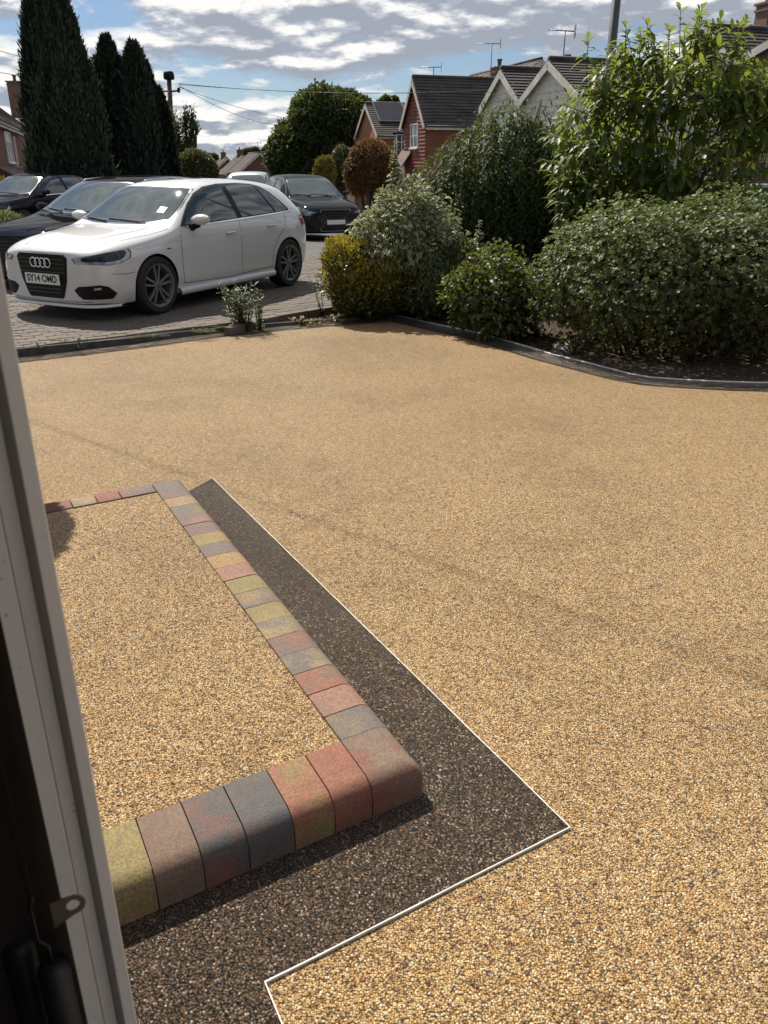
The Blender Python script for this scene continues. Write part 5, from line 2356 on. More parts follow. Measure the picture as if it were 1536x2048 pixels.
# ------------------------------------------------------------------ lattice gate, notices and bin behind the hedge
def gate():
    Y = 13.2
    a, b = dp(1405, 300, Y), dp(1580, 300, Y)
    zt, zb = dp(1500, 250, Y).z, dp(1500, 372, Y).z
    root = thing('gate', 'dark grey metal gate with mesh grilles behind the big hedge', 'gate', (a.x, Y, 0))
    o = root.location
    md = simple("dark grey gate paint", (0.032, 0.034, 0.042), .5, .2, .15, 5)
    x0, x1 = a.x, b.x + 1.2
    mb = MB()
    for z in (zb, zb + .09 + .12, zb + (zt - zb) * .58, zt):
        mb.box(((x0 + x1) / 2, Y, z), (x1 - x0, .05, .07))
    n = 7
    for i in range(n + 1):
        mb.box((x0 + (x1 - x0) * i / n, Y, (zt + 0) / 2), (.05, .045, zt))
    mb.build('gate_frame', md, root, o)
    mb = MB()
    mb.box(((x0 + x1) / 2, Y + .03, zb / 2 + .02), (x1 - x0 - .1, .02, zb))
    mb.build('lower_panel', md, root, o)
    mb = MB()
    for i in range(int((x1 - x0) / .055)):
        mb.box((x0 + .03 + i * .055, Y + .012, (zb + zt) / 2), (.012, .012, zt - zb))
    for i in range(int((zt - zb) / .055)):
        mb.box(((x0 + x1) / 2, Y + .024, zb + .03 + i * .055), (x1 - x0, .012, .012))
    mb.build('mesh_grille', md, root, o, stuff=True)
    # notices tied to it
    def plate(px0, py0, px1, py1, label, mats):
        p, q = dp(px0, py1, Y - .06), dp(px1, py0, Y - .06)
        t = thing('notice', label, 'notice', ((p.x + q.x) / 2, Y - .06, p.z))
        mb = MB()
        mb.box(((p.x + q.x) / 2, Y - .06, (p.z + q.z) / 2), (q.x - p.x, .012, q.z - p.z))
        mb.build('board', mats, t, t.location)
        return t, p, q

    mwp = simple("notice white", (.55, .55, .53), .5, 0, .1, 20)
    t, p, q = plate(1456, 303, 1486, 328, 'small dark picture notice with white line drawing on the gate', simple("notice navy", (.05, .055, .075), .5, 0, .1, 20))
    mb = MB()
    rr = random.Random(4)
    for i in range(9):
        x = p.x + (q.x - p.x) * (.1 + .5 * rr.random())
        z = p.z + (q.z - p.z) * (.15 + .7 * rr.random())
        th = rr.random() * 3
        mb.tube([Vector((x - .03 * math.cos(th), Y - .069, z - .03 * math.sin(th))), Vector((x + .03 * math.cos(th), Y - .069, z + .03 * math.sin(th)))], .004, 4)
    mb.build('drawing', mwp, t, t.location)
    mb = MB()
    for i, cc in enumerate(((.45, .10, .06), (.45, .33, .08), (.10, .22, .08))):
        mb = MB()
        mb.box((p.x + (q.x - p.x) * .82, Y - .070, p.z + (q.z - p.z) * (.3 + .25 * i)), (.06, .006, .045))
        mb.build('colour_patch', simple('notice colour %d' % i, cc, .5), t, t.location)
    plate(1450, 336, 1474, 349, 'blank white notice low on the mesh gate', mwp)
    # green wheelie bin with its house number
    Yb = 12.4
    p, q = dp(1496, 400, Yb), dp(1556, 374, Yb)
    w = q.x - p.x
    cx = (p.x + q.x) / 2 + .05
    b = thing('wheelie_bin', 'green wheelie bin numbered 284 standing behind the hedge', 'wheelie bin', (cx, Yb + .3, 0))
    mg = simple("green bin plastic", (0.010, 0.105, 0.045), .5, 0, .1, 6)
    zt = q.z
    mb = MB()
    rows = []
    for z, s_ in ((.05, .8), (zt - .12, .98), (zt - .11, 1.03), (zt - .02, 1.03)):
        hw, hd = w / 2 * s_, .32 * s_
        rows.append([Vector((cx - hw, Yb + .3 - hd, z)), Vector((cx + hw, Yb + .3 - hd, z)), Vector((cx + hw, Yb + .3 + hd, z)), Vector((cx - hw, Yb + .3 + hd, z))])
    mb.grid(rows, 0, False, True)
    mb.add(rows[0], [(3, 2, 1, 0)])
    mb.build('bin_body', mg, b, b.location)
    mb = MB()
    mb.box((cx, Yb + .3, zt + .015), (w * 1.08, .70, .04))
    mb.build('lid', simple("pale lid", (.5, .5, .48), .5), b, b.location)
    me = text_mesh('284', .125, .0)
    me.transform(Matrix.Translation((cx - .12, Yb - .035, zt - .16)) @ Matrix.Rotation(R(90), 4, 'X'))
    me.materials.append(simple("bin number", (.30, .42, .36), .6))
    o = link_mesh('number', me, b, -b.location)
    for k in (-1, 1):
        mb = MB()
        mb.lathe([(0, -.03), (.1, -.03), (.1, .03), (0, .03)], (cx + k * w * .4, Yb + .62, .1), 16, 'X')
        mb.build('wheel', m_rubber, b, b.location)


gate()

# ------------------------------------------------------------------ vegetation
m_bark = simple("bark", (0.075, 0.055, 0.040), .9, 0, .35, 20, .6)
m_twig = simple("green twig", (0.075, 0.075, 0.035), .75, 0, .3, 20)
G = lambda *s: [(p, c) for p, c in s]
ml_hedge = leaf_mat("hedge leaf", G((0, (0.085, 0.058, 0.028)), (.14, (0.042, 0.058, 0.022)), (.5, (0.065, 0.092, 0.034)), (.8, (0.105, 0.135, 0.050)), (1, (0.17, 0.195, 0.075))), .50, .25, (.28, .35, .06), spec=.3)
ml_laurel = leaf_mat("large leaf", G((0, (0.038, 0.070, 0.017)), (.5, (0.068, 0.110, 0.022)), (.85, (0.12, 0.155, 0.032)), (1, (0.22, 0.22, 0.05))), .45, .45, (.40, .48, .05), spec=.4)
ml_wist = leaf_mat("hanging leaf", G((0, (0.014, 0.026, 0.009)), (.6, (0.027, 0.044, 0.012)), (1, (0.065, 0.088, 0.020))), .62, .28, (.20, .30, .03), spec=.25)
ml_vari = leaf_mat("variegated leaf", G((0, (0.055, 0.085, 0.030)), (.6, (0.075, 0.11, 0.045)), (1, (0.11, 0.14, 0.06))), .58, .25, (.38, .42, .16), (0.46, 0.46, 0.30), spec=.3)
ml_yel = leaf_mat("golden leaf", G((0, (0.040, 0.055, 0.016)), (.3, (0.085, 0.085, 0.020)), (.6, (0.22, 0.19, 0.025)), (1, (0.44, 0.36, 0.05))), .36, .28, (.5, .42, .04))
ml_rose = leaf_mat("rose leaf", G((0, (0.030, 0.058, 0.022)), (.6, (0.055, 0.088, 0.030)), (.88, (0.11, 0.14, 0.035)), (1, (0.20, 0.10, 0.03))), .45, .34, (.28, .34, .05))
ml_con = leaf_mat("conifer spray", G((0, (0.010, 0.019, 0.010)), (.7, (0.018, 0.032, 0.015)), (1, (0.032, 0.048, 0.020))), .6, .08, (.08, .12, .03))
ml_tree = leaf_mat("tree leaf", G((0, (0.024, 0.042, 0.014)), (.6, (0.045, 0.070, 0.022)), (1, (0.085, 0.105, 0.035))), .6, .22, (.25, .30, .05), spec=.3)
ml_cop = leaf_mat("copper leaf", G((0, (0.075, 0.034, 0.020)), (.5, (0.13, 0.065, 0.028)), (.85, (0.19, 0.11, 0.04)), (1, (0.10, 0.10, 0.04))), .6, .25, (.38, .20, .06), spec=.3)
ml_olive = leaf_mat("olive leaf", G((0, (0.045, 0.055, 0.022)), (.6, (0.075, 0.085, 0.032)), (1, (0.13, 0.125, 0.05))), .5, .22, (.28, .28, .08))
ml_weed = leaf_mat("weed leaf", G((0, (0.055, 0.090, 0.028)), (.6, (0.085, 0.125, 0.04)), (1, (0.14, 0.15, 0.08))), .5, .3, (.32, .38, .10))
ml_litter = leaf_mat("dead leaf", G((0, (0.060, 0.036, 0.020)), (.4, (0.12, 0.075, 0.038)), (.7, (0.20, 0.14, 0.08)), (.9, (0.27, 0.17, 0.06)), (1, (0.26, 0.09, 0.03))), .7, .1, (.3, .15, .05))
ml_grass = leaf_mat("grass blade", G((0, (0.05, 0.08, 0.02)), (.6, (0.09, 0.12, 0.035)), (1, (0.19, 0.17, 0.08))), .5, .3, (.3, .36, .06))
ml_gold = leaf_mat("golden conifer", G((0, (0.075, 0.085, 0.016)), (.6, (0.16, 0.14, 0.02)), (1, (0.27, 0.20, 0.03))), .5, .2, (.4, .32, .05))


def shrub(name, label, cat, base, lobes, n, L, W, mat, outw=.6, up=.35, rand=.7, shell=.62, fine=False, droop=.3, stems=9, sr=.02, bump=.10, freq=3.0, seed=1, zmin=.02, group=None, r0=None, trunk='stem', sun_top=None):
    bx, by, bz = base
    root = thing(name, label, cat, base, 0, group)
    lob = [(l[0], l[1], l[2], l[3], l[4], l[5]) for l in lobes]
    P, D = lobes_points(lob, n, shell, bump, freq, seed, zmin)
    d = D * outw + rand_dirs(n) * rand + np.array([[0, 0, up]])
    nn = D * .5 + np.array([[0, 0, .8]]) + rand_dirs(n) * .6
    rn = sun_tint(D, *sun_top) if sun_top else None
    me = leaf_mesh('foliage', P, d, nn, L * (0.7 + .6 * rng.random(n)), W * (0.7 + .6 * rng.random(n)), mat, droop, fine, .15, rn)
    link_mesh('foliage', me, root)
    if stems:
        rs = random.Random(seed)
        tg = []
        for i in range(stems):
            l = rs.choice(lob)
            tg.append((l[0] + l[3] * rs.uniform(-.55, .55), l[1] + l[4] * rs.uniform(-.55, .55), l[2] + l[5] * rs.uniform(0, .55)))
        mb = stems_mb((0, 0, -.05), tg, r0 or sr * 1.4, sr * .4, 5, .05, rs)
        mb.build(trunk, m_bark, root)
    return root


def rosettes(P, D, per, seed, spread=.9):
    """each twig end carries a whorl of leaves facing outward"""
    r = np.random.default_rng(seed)
    n = len(P)
    a = unit(np.cross(D, r.normal(size=(n, 3))))
    b_ = np.cross(D, a)
    th0 = r.random(n) * 6.28
    Ps, Ds, Ns, Id = [], [], [], []
    for i in range(per):
        th = th0 + 6.283 * i / per * 1.0 + r.normal(size=n) * .25
        rad = a * np.cos(th)[:, None] + b_ * np.sin(th)[:, None]
        q = r.random(n)[:, None]
        Ps.append(P + D * (.012 * q))
        Ds.append(rad * spread + D * (.25 + .6 * q))
        Ns.append(D * 1.0 - rad * .15 + r.normal(size=(n, 3)) * .18)
        Id.append(np.arange(n))
    return np.concatenate(Ps), np.concatenate(Ds), np.concatenate(Ns), np.concatenate(Id)


def big_hedge():
    b = (3.3, 7.95, -.03)
    root = thing('hedge', 'big rounded clipped hedge of small glossy leaves along the bed', 'hedge', b)
    lob = [(-.86, .02, .60, .98, 1.04, .76), (-.10, .0, .64, 1.05, 1.12, .78), (.85, .05, .64, 1.05, 1.15, .72), (1.75, .1, .60, 1.0, 1.15, .66), (2.6, .2, .58, 1.0, 1.1, .64)]
    n = 25000
    P, D = lobes_points(lob, n, .62, .13, 5.0, 5, .05)
    keep = (P[:, 2] > .30) | (rng.random(n) < .62)
    P, D = P[keep], D[keep]
    n = len(P)
    ax = unit(D * .75 + np.array([[0, 0, .45]]) + rand_dirs(n) * .55)
    LP, LD, LN, ID = rosettes(P, ax, 6, 3)
    top_tone = sun_tint(D, -.8, 1.1, .16)
    # sunlit top painted into the tint; low twiggy wood keeps brown leaves
    rn = np.clip(top_tone[ID] + rng.normal(size=len(ID)) * .10, 0, 1)
    L = .039 * (.6 + .7 * rng.random(len(LP)))
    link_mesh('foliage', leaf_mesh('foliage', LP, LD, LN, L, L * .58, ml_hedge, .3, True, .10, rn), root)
    rs = random.Random(4)
    tg = []
    for i in range(70):
        l = rs.choice(lob)
        tg.append((l[0] + l[3] * rs.uniform(-.8, .8), l[1] + l[4] * rs.uniform(-.85, .5), l[2] + l[5] * rs.uniform(-.2, .6)))
    mb = MB()
    for t in tg:
        s0 = Vector((t[0] * .75 + rs.uniform(-.15, .15), t[1] * .55, -.05))
        t = Vector(t)
        mid = s0.lerp(t, .5) + Vector((rs.uniform(-.12, .12), rs.uniform(-.12, .12), .05))
        mb.tube([s0, mid, t], [.014, .010, .004], 5)
    mb.build('stem', m_bark, root)


big_hedge()

# variegated dogwood-like bush
shrub('variegated_bush', 'white and green variegated bush beside the yellow shrub', 'bush', (.18, 9.95, -.03),
      [(0, 0, .78, .60, .58, .62), (-.28, -.05, .62, .42, .45, .52), (.30, .0, .72, .45, .5, .60), (.05, .0, 1.12, .38, .38, .36), (.42, -.1, .45, .40, .4, .42)],
      9000, .085, .042, ml_vari, .65, .25, .6, .5, True, .6, 14, .012, .24, 5, 6)

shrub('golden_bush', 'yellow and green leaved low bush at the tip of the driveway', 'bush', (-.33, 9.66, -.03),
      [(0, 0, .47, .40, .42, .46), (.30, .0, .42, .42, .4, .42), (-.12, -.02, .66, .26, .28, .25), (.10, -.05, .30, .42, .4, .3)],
      12000, .050, .024, ml_yel, .5, .55, .6, .55, False, .3, 12, .010, .24, 7, 7, sun_top=(-.55, 1.0, .22))  # yellower upward leaves paint in the sunlit top
# a greener bush on its right flank
shrub('green_bush', 'dark green low bush between the golden bush and the flowering shrub', 'bush', (.55, 9.55, -.03),
      [(0, 0, .36, .42, .38, .36), (.40, .15, .42, .36, .4, .42)], 5200, .055, .026, ml_rose, .5, .4, .7, .5, False, .3, 10, .010, .14, 5, 8)

rs_ = shrub('flowering_shrub', 'loose green shrub with yellow and orange tips in front of the hanging tree', 'shrub', (1.12, 8.6, -.03),
            [(0, 0, .46, .42, .38, .42), (.28, .0, .38, .30, .3, .38), (-.22, .05, .38, .28, .3, .36), (.10, -.2, .24, .32, .22, .25)],
            5200, .066, .038, ml_rose, .55, .35, .7, .35, True, .4, 16, .008, .32, 6, 9)
_P, _D = lobes_points([(0, 0, .46, .42, .38, .43), (.28, .0, .38, .30, .3, .39), (-.22, .05, .38, .28, .3, .37)], 260, .95, .14, 5, 9, .35)
link_mesh('blossom', leaf_mesh('blossom', _P, _D * .5 + rand_dirs(260) * .5 + np.array([[0, 0, .5]]), _D, .035, .026, ml_gold), rs_)


def hanging_tree():
    b = (1.62, 11.3, -.03)
    root = thing('weeping_tree', 'dark weeping tree with hanging shoots left of the large leaved shrub', 'tree', b)
    lob = [(-.05, 0, 1.42, .72, .7, .72), (-.55, -.05, 1.05, .50, .55, .68), (.55, .0, 1.38, .60, .6, .75), (.0, 0, 2.0, .28, .3, .28), (.1, -.1, .9, .85, .7, .8), (-.88, 0, .95, .36, .4, .55), (.7, -.05, .75, .55, .5, .7)]
    n = 3400
    P0, D0 = lobes_points(lob, n, .55, .12, 3, 4, .5)
    Ps, Ds, Ns = [], [], []
    for p, d in zip(P0, D0):
        ln = rng.uniform(.25, .75)
        k = int(ln / .034)
        cur = p.copy()
        dirv = d * .8 + np.array([0, 0, .25])
        for i in range(k):
            dirv = dirv * .86 + np.array([0, 0, -1.0]) * .18 + rng.normal(size=3) * .04
            dirv /= np.linalg.norm(dirv)
            cur = cur + dirv * .034
            if cur[2] < .05:
                break
            s = np.cross(dirv, rng.normal(size=3))
            Ps.append(cur.copy())
            Ds.append(dirv * .6 + s * .7 + np.array([0, 0, -.35]))
            Ns.append(d + np.array([0, 0, .5]))
    P, D, Nn = np.array(Ps), np.array(Ds), np.array(Ns)
    me = leaf_mesh('foliage', P, D, Nn, .075 * (.7 + .6 * rng.random(len(P))), .024, ml_wist)
    link_mesh('foliage', me, root)
    mb = MB()
    mb.tube([(0, 0, -.1), (.03, 0, .6), (-.02, 0, 1.2), (0, 0, 1.7)], [.075, .06, .05, .03], 9)
    mb.build('trunk', m_bark, root)
    rs = random.Random(8)
    mb = stems_mb((0, 0, 1.0), [(l[0] + rs.uniform(-.4, .4), l[1] + rs.uniform(-.3, .3), l[2] + rs.uniform(0, .5)) for l in lob for _ in range(4)], .025, .006, 5, .1, rs)
    mb.build('branch', m_bark, root)


hanging_tree()


def big_leaf_shrub():
    b = Vector((3.35, 10.2, -.03))
    root = thing('large_leaved_shrub', 'tall shrub of long drooping bright green leaves behind the hedge', 'shrub', b)
    lob = [(0, 0, 1.95, .95, .9, 1.0), (-.62, -.05, 1.75, .62, .6, .80), (.50, .0, 2.16, .54, .55, .42), (.0, -.1, 2.30, .60, .6, .60), (-.3, -.1, 1.2, .85, .8, .8), (.35, -.1, 1.25, .42, .6, .7), (-.85, -.1, 1.15, .40, .45, .55)]
    rs = random.Random(12)
    tips = []
    P0, D0 = lobes_points(lob, 540, .58, .12, 3, 14, .55)
    for p, d in zip(P0, D0):
        tips.append((Vector(p), (Vector(d) * .7 + Vector((0, 0, .55)) + Vector((rs.uniform(-.3, .3), rs.uniform(-.3, .3), 0))).normalized(), rs.uniform(.22, .36), rs.randint(8, 12)))
    # leaders standing above the crown
    for px, py, base_py in ((1361, 14, 110), (1252, 50, 120), (1281, 62, 120), (1416, 52, 130), (1176, 78, 130), (1338, 58, 125), (1470, 165, 215), (1215, 105, 150), (1505, 200, 250)):
        t = dp(px, py, 10.1) - b
        u = dp(px - 2, base_py, 10.15) - b
        tips.append((u, (t - u).normalized(), (t - u).length, max(12, int((t - u).length / .035))))
    # sprays leaning out to the left
    for px, py in ((1100, 395), (1112, 420), (1105, 370), (1090, 265), (1175, 140), (1150, 170), (1120, 205), (1085, 320), (1130, 330), (1115, 300)):
        t = dp(px, py, 9.7) - b
        u = t + Vector((.32, .15, -.10))
        tips.append((u, (t - u).normalized(), .34, 11))
    Ps, Ds, Ns, Ls = [], [], [], []
    twig = MB()
    for p, d, ln, k in tips:
        up = Vector((0, 0, 1))
        a = d.cross(up)
        a = a.normalized() if a.length > .1 else Vector((1, 0, 0))
        bq = d.cross(a)
        twig.tube([p - d * .25, p, p + d * ln], [.007, .006, .003], 4)
        for i in range(k):
            q = (i + .5) / k
            th = i * 2.4 + rs.random()
            r = a * math.cos(th) + bq * math.sin(th)
            droop = .2 + 1.0 * (1 - q) * rs.random()
            dl = (r * (1.0 - .55 * q) + d * (.25 + .8 * q) - up * droop).normalized()
            Ps.append(p + d * ln * (.25 + .75 * q))
            Ds.append(dl)
            Ns.append((up * .8 + d * .5 + r * .2).normalized())
            Ls.append(rs.uniform(.16, .235) * (1 - .35 * q))
    P, D, Nn, L = np.array(Ps), np.array(Ds), np.array(Ns), np.array(Ls)
    # leaves that show largest: those toward the camera on the outside of the crown
    cdir = np.array([0, -1.0, .15])
    score = (P + D * L[:, None]) @ cdir + 1.4 * np.abs(unit(np.cross(unit(D), np.cross(unit(D), Nn))) @ cdir) * L * 8
    vis = score.copy()
    vis[(P[:, 2] < 1.25)] -= 5
    order = np.argsort(-vis)
    pick, rest = order[:300], order[300:]
    # shared leaf shapes
    shapes = []
    for i in range(8):
        me = leaf_mesh('leaf', np.zeros((1, 3)), np.array([[0, 1.0, 0]]), np.array([[0, 0, 1.0]]), 1.0, .34 + .02 * (i % 3), ml_laurel, .25 + .12 * (i % 4), True, .12, np.array([i / 8 + .05]))
        shapes.append(me)
    for n_, i in enumerate(pick):
        y = Vector(D[i]).normalized()
        x = y.cross(Vector(Nn[i])).normalized()
        z = x.cross(y)
        M3 = Matrix((x, y, z)).transposed()
        o = bpy.data.objects.new('leaf', shapes[rs.randrange(8)])
        col.objects.link(o)
        o.parent = root
        o.location = P[i]
        o.rotation_euler = M3.to_euler()
        o.scale = (L[i],) * 3
    m = rest
    me = leaf_mesh('foliage', P[m], D[m], Nn[m], L[m], L[m] * .36, ml_laurel, .2 + .5 * rng.random(len(m)), True, .12)
    o = link_mesh('foliage', me, root)
    o['kind'] = 'stuff'
    twig.build('twig', m_twig, root)
    mb = MB()
    for k in range(5):
        t = Vector((rs.uniform(-.7, .7), rs.uniform(-.3, .3), rs.uniform(1.6, 2.2)))
        s = Vector((rs.uniform(-.1, .1), rs.uniform(-.1, .1), -.1))
        mid = s.lerp(t, .5) + Vector((rs.uniform(-.1, .1), rs.uniform(-.1, .1), .1))
        mb.tube([s, mid, t], [.045, .032, .012], 7)
    mb.build('stem', m_bark, root)
    mb = stems_mb((0, 0, .8), [Vector(p) - d * .2 for p, d, _, _ in tips[::8]], .012, .005, 4, .08, rs)
    mb.build('branch', m_bark, root)


big_leaf_shrub()


# pale variegated spikes: one above the bush, one in the dark gap
def spike(px, pt, pb, Y, label, n, mat, spread):
    b = dp(px, pb, Y)
    t = dp(px + 2, pt, Y)
    g = Vector((b.x, b.y, -.03))
    root = thing('leafy_stem', label, 'plant', g)
    n_ = n
    q = rng.random(n_)
    P = np.array([list(b.lerp(t, v) - g) for v in q])
    th = rng.random(n_) * 6.28
    rad = np.stack([np.cos(th), np.sin(th), .2 + .5 * q], 1)
    P[:, :2] += rad[:, :2] * (spread * .25 * (1.1 - q))[:, None]
    link_mesh('foliage', leaf_mesh('foliage', P, rad + np.array([[0, 0, -.1]]), np.tile([0, 0, 1.0], (n_, 1)), spread * (1.25 - .6 * q), spread * .55 * (1.2 - .5 * q), mat, .5, True), root)
    mb = MB()
    mb.tube([(0, 0, 0), b - g, t - g], [.012, .010, .004], 5)
    mb.build('stem', m_twig, root)


spike(789, 284, 360, 9.95, 'pale variegated shoot standing up above the variegated bush', 70, ml_vari, .075)
spike(957, 440, 520, 9.6, 'pale variegated stem in the dark gap left of the hanging tree', 90, ml_vari, .065)


# ----------------------------------------------------------------- conifers
def conifer(label, base, cols, n, L=.26, W=.05, mat=None, name='conifer', cat='tree'):
    """cols: list of (dx, dy, [(z, radius), ...]) columns"""
    root = thing(name, label, cat, base)
    Ps, Ds = [], []
    tot = sum(sum(r for z, r in c[2]) for c in cols)
    for ci, (dx, dy, prof) in enumerate(cols):
        m = int(n * sum(r for z, r in prof) / tot)
        zs = np.array([p[0] for p in prof])
        rr = np.array([p[1] for p in prof])
        z = zs[0] + (zs[-1] - zs[0]) * rng.random(m * 3)
        r = np.interp(z, zs, rr)
        keep = rng.random(m * 3) < r / rr.max() + .05
        z, r = z[keep][:m], r[keep][:m]
        th = rng.random(len(z)) * 6.283
        base_p = np.stack([np.cos(th) * 1.2, np.sin(th) * 1.2, z * .45], 1)
        bump = 1 + .12 * sum_noise(base_p * np.array([[1.6, 1.6, .8]]), 2.6, 40 + ci) + .14 * sum_noise(base_p * np.array([[4, 4, 2.5]]), 2.5, 60 + ci)
        f = (.68 + .32 * rng.random(len(z)) ** .5) * bump * (1 + .16 * (rng.random(len(z)) < .05))
        P = np.stack([dx + np.cos(th) * r * f, dy + np.sin(th) * r * f, z], 1)
        D = np.stack([np.cos(th) * .34, np.sin(th) * .34, np.ones(len(z))], 1) + rng.normal(size=(len(z), 3)) * .26
        Ps.append(P)
        Ds.append(D)
    P, D = np.concatenate(Ps), np.concatenate(Ds)
    nn = P.copy()
    nn[:, 2] = 0
    nn = unit(nn + rng.normal(size=P.shape) * .3)
    me = leaf_mesh('crown', P, D, nn, L * (.6 + .8 * rng.random(len(P))), W * (.7 + .6 * rng.random(len(P))), mat or ml_con)
    link_mesh('crown', me, root)
    mb = MB()
    for dx, dy, prof in cols:
        mb.tube([(dx * .6, dy * .6, -.3), (dx, dy, prof[0][0] + .5), (dx, dy, prof[-1][0] * .92)], [.16, .12, .02], 8)
    mb.build('trunk', m_bark, root)
    return root


def prof(cx, Y, pts, shrink=.93):
    """(pixel row, half width in pixels) to (z, radius), relative to the ground there"""
    k = FPX / (Y * math.cos(PITCH) + .6)
    return [(dp(cx, y, Y).z, w / k * shrink) for y, w in pts]


b = dp(156, 420, 25)
conifer('tall dark conifer column towering over the parked black cars', (b.x, 25, 0), [
    (0, 0, prof(156, 25, [(455, 78), (400, 83), (300, 80), (200, 70), (120, 56), (60, 44), (10, 34), (-25, 20)])),
    (-.30, -.1, prof(132, 25, [(380, 40), (200, 48), (60, 34), (5, 20), (-30, 8)])), (.12, 0, prof(150, 25, [(300, 40), (60, 30), (0, 16), (-32, 6)]))], 80000, .17, .06)
b = dp(280, 400, 28)
Yc = 28
kx = lambda px: dp(px, 300, Yc).x - b.x
conifer('dark conifer with two pointed tops beside the telegraph pole', (b.x, Yc, 0), [
    (kx(238), 0, prof(238, Yc, [(410, 40), (300, 40), (200, 32), (130, 24), (95, 13), (74, 4)])),
    (kx(288), 0, prof(288, Yc, [(410, 48), (300, 46), (200, 38), (130, 22), (105, 13), (86, 4)])),
    (kx(322), .2, prof(322, Yc, [(410, 34), (300, 28), (230, 20), (195, 12), (178, 4)])),
    (kx(306), .1, prof(306, Yc, [(300, 24), (200, 16), (150, 9), (132, 3)])),
    (kx(213), .1, prof(213, Yc, [(300, 18), (200, 13), (140, 8), (120, 3)]))], 76000, .16, .06)


# ----------------------------------------------------------------- other trees and bushes
def tree_px(name, label, cat, Y, blobs, n, L, W, mat, zg, seed, bump=.14, freq=1.2, shell=.6, group=None, depth=.8, up=.3, stems=12, sr=.05):
    """blobs: (px, py, half width px, half height px) seen at distance Y"""
    k = FPX / (Y * math.cos(PITCH) + .6)
    cx = sum(bb[0] for bb in blobs) / len(blobs)
    base = dp(cx, 330, Y)
    rs = random.Random(seed)
    lob = []
    for px, py, w, h in blobs:
        c = dp(px, py, Y)
        lob.append((c.x - base.x, rs.uniform(-.25, .25) * w / k, c.z - zg, w / k, w / k * depth, h / k))
    return shrub(name, label, cat, (base.x, Y, zg), lob, n, L, W, mat, .5, up, .7, shell, False, .3, stems, sr, bump, freq, seed, .0, group, sr * 2, 'trunk' if cat == 'tree' else 'stem')


tree_px('broadleaf_tree', 'big round green tree standing at the end of the road', 'tree', 64, [
    (648, 268, 78, 78), (600, 300, 52, 62), (690, 235, 46, 50), (655, 215, 40, 36), (570, 320, 34, 42), (620, 245, 40, 40), (715, 225, 26, 30), (640, 330, 90, 50), (700, 300, 40, 60)], 60000, .30, .17, ml_tree, -1.6, 31, .30, 1.3, .5, None, .8, .3, 16, .12)
tree_px('copper_shrub', 'rounded copper leaved shrub in front of the solar panel house', 'shrub', 31, [
    (742, 335, 46, 46), (715, 350, 28, 40), (772, 345, 28, 40), (745, 312, 34, 26)], 15000, .115, .05, ml_cop, -.55, 32, .14, 2, .6, None, .8)
tree_px('golden_conifer', 'small golden conifer left of the copper shrub', 'bush', 37, [(648, 350, 21, 32), (640, 356, 14, 24), (655, 345, 12, 26)], 5000, .16, .05, ml_gold, -.75, 33, .1, 3, .6, None, .8, 1.2)
tree_px('olive_bush', 'olive green bush between the golden conifer and copper shrub', 'bush', 39, [(684, 340, 22, 40), (676, 355, 16, 30), (694, 325, 12, 22)], 7000, .13, .06, ml_olive, -.8, 34, .15, 2, .6)
tree_px('airy_tree', 'airy small tree with open shoots beside the pole', 'tree', 35, [(366, 300, 24, 52), (350, 270, 16, 40), (380, 270, 12, 36), (372, 235, 7, 26), (385, 232, 5, 20), (392, 255, 8, 16)], 3000, .13, .065, ml_tree, -.7, 35, .45, 3.0, .1)
tree_px('olive_bush', 'grey green bush beneath the airy tree by the road', 'bush', 33, [(392, 335, 36, 32), (415, 345, 20, 24), (370, 345, 24, 26)], 8000, .13, .05, ml_olive, -.6, 36, .14, 2, .6)
tree_px('brown_tree', 'brownish tree showing between the two dark conifers', 'tree', 45, [(200, 210, 16, 34), (205, 250, 20, 50), (196, 300, 22, 60)], 6000, .18, .09, ml_cop, -1.0, 37, .2, 1.5, .5)
for i, (bl, lab, Y) in enumerate(((((418, 320, 9, 9), (411, 322, 8, 8), (428, 319, 7, 7)), 'dark far tree left of the farthest gable', 178), (((408, 326, 12, 12), (397, 330, 12, 12)), 'dark far tree beyond the grey green bush', 160),
                                  (((500, 307, 14, 5), (510, 305, 7, 6)), 'low dark far tree behind the second far gable', 170), (((535, 312, 10, 14), (528, 318, 8, 10)), 'low far tree tucked beside the big round tree', 150),
                                  (((772, 205, 8, 8), (765, 208, 8, 6)), 'tree top peeping over the solar panel roof', 85), (((788, 206, 6, 7),), 'small tree top right of the aerial over the solar roof', 88))):
    tree_px('far_tree', lab, 'tree', Y, bl, 2600, .004 * Y, .0025 * Y, ml_tree, -1.6, 50 + i, .2, .5, .4, 'trees far down the street')

# left side: low hedge and yellow bush beyond the black cars
shrub('low_hedge', 'low clipped light green hedge between the two black cars', 'hedge', (-8.6, 17.3, 0), [(-1.6, 0, .42, .9, .45, .38), (-.7, 0, .42, .9, .45, .38), (.2, 0, .42, .9, .45, .38), (.85, 0, .40, .65, .42, .36)], 14000, .06, .032, ml_weed, .5, .5, .7, .6, False, .3, 12, .012, .07, 3, 41)
shrub('golden_bush', 'yellow leaved bush against the brick house on the far left', 'bush', (-14.3, 31, -.55), [(-1.2, 0, .95, 1.0, .6, .75), (-.2, 0, 1.1, .9, .6, .78), (.7, 0, .95, .8, .6, .75)], 6000, .12, .06, ml_yel, .5, .4, .7, .5, False, .3, 8, .02, .15, 2, 42)
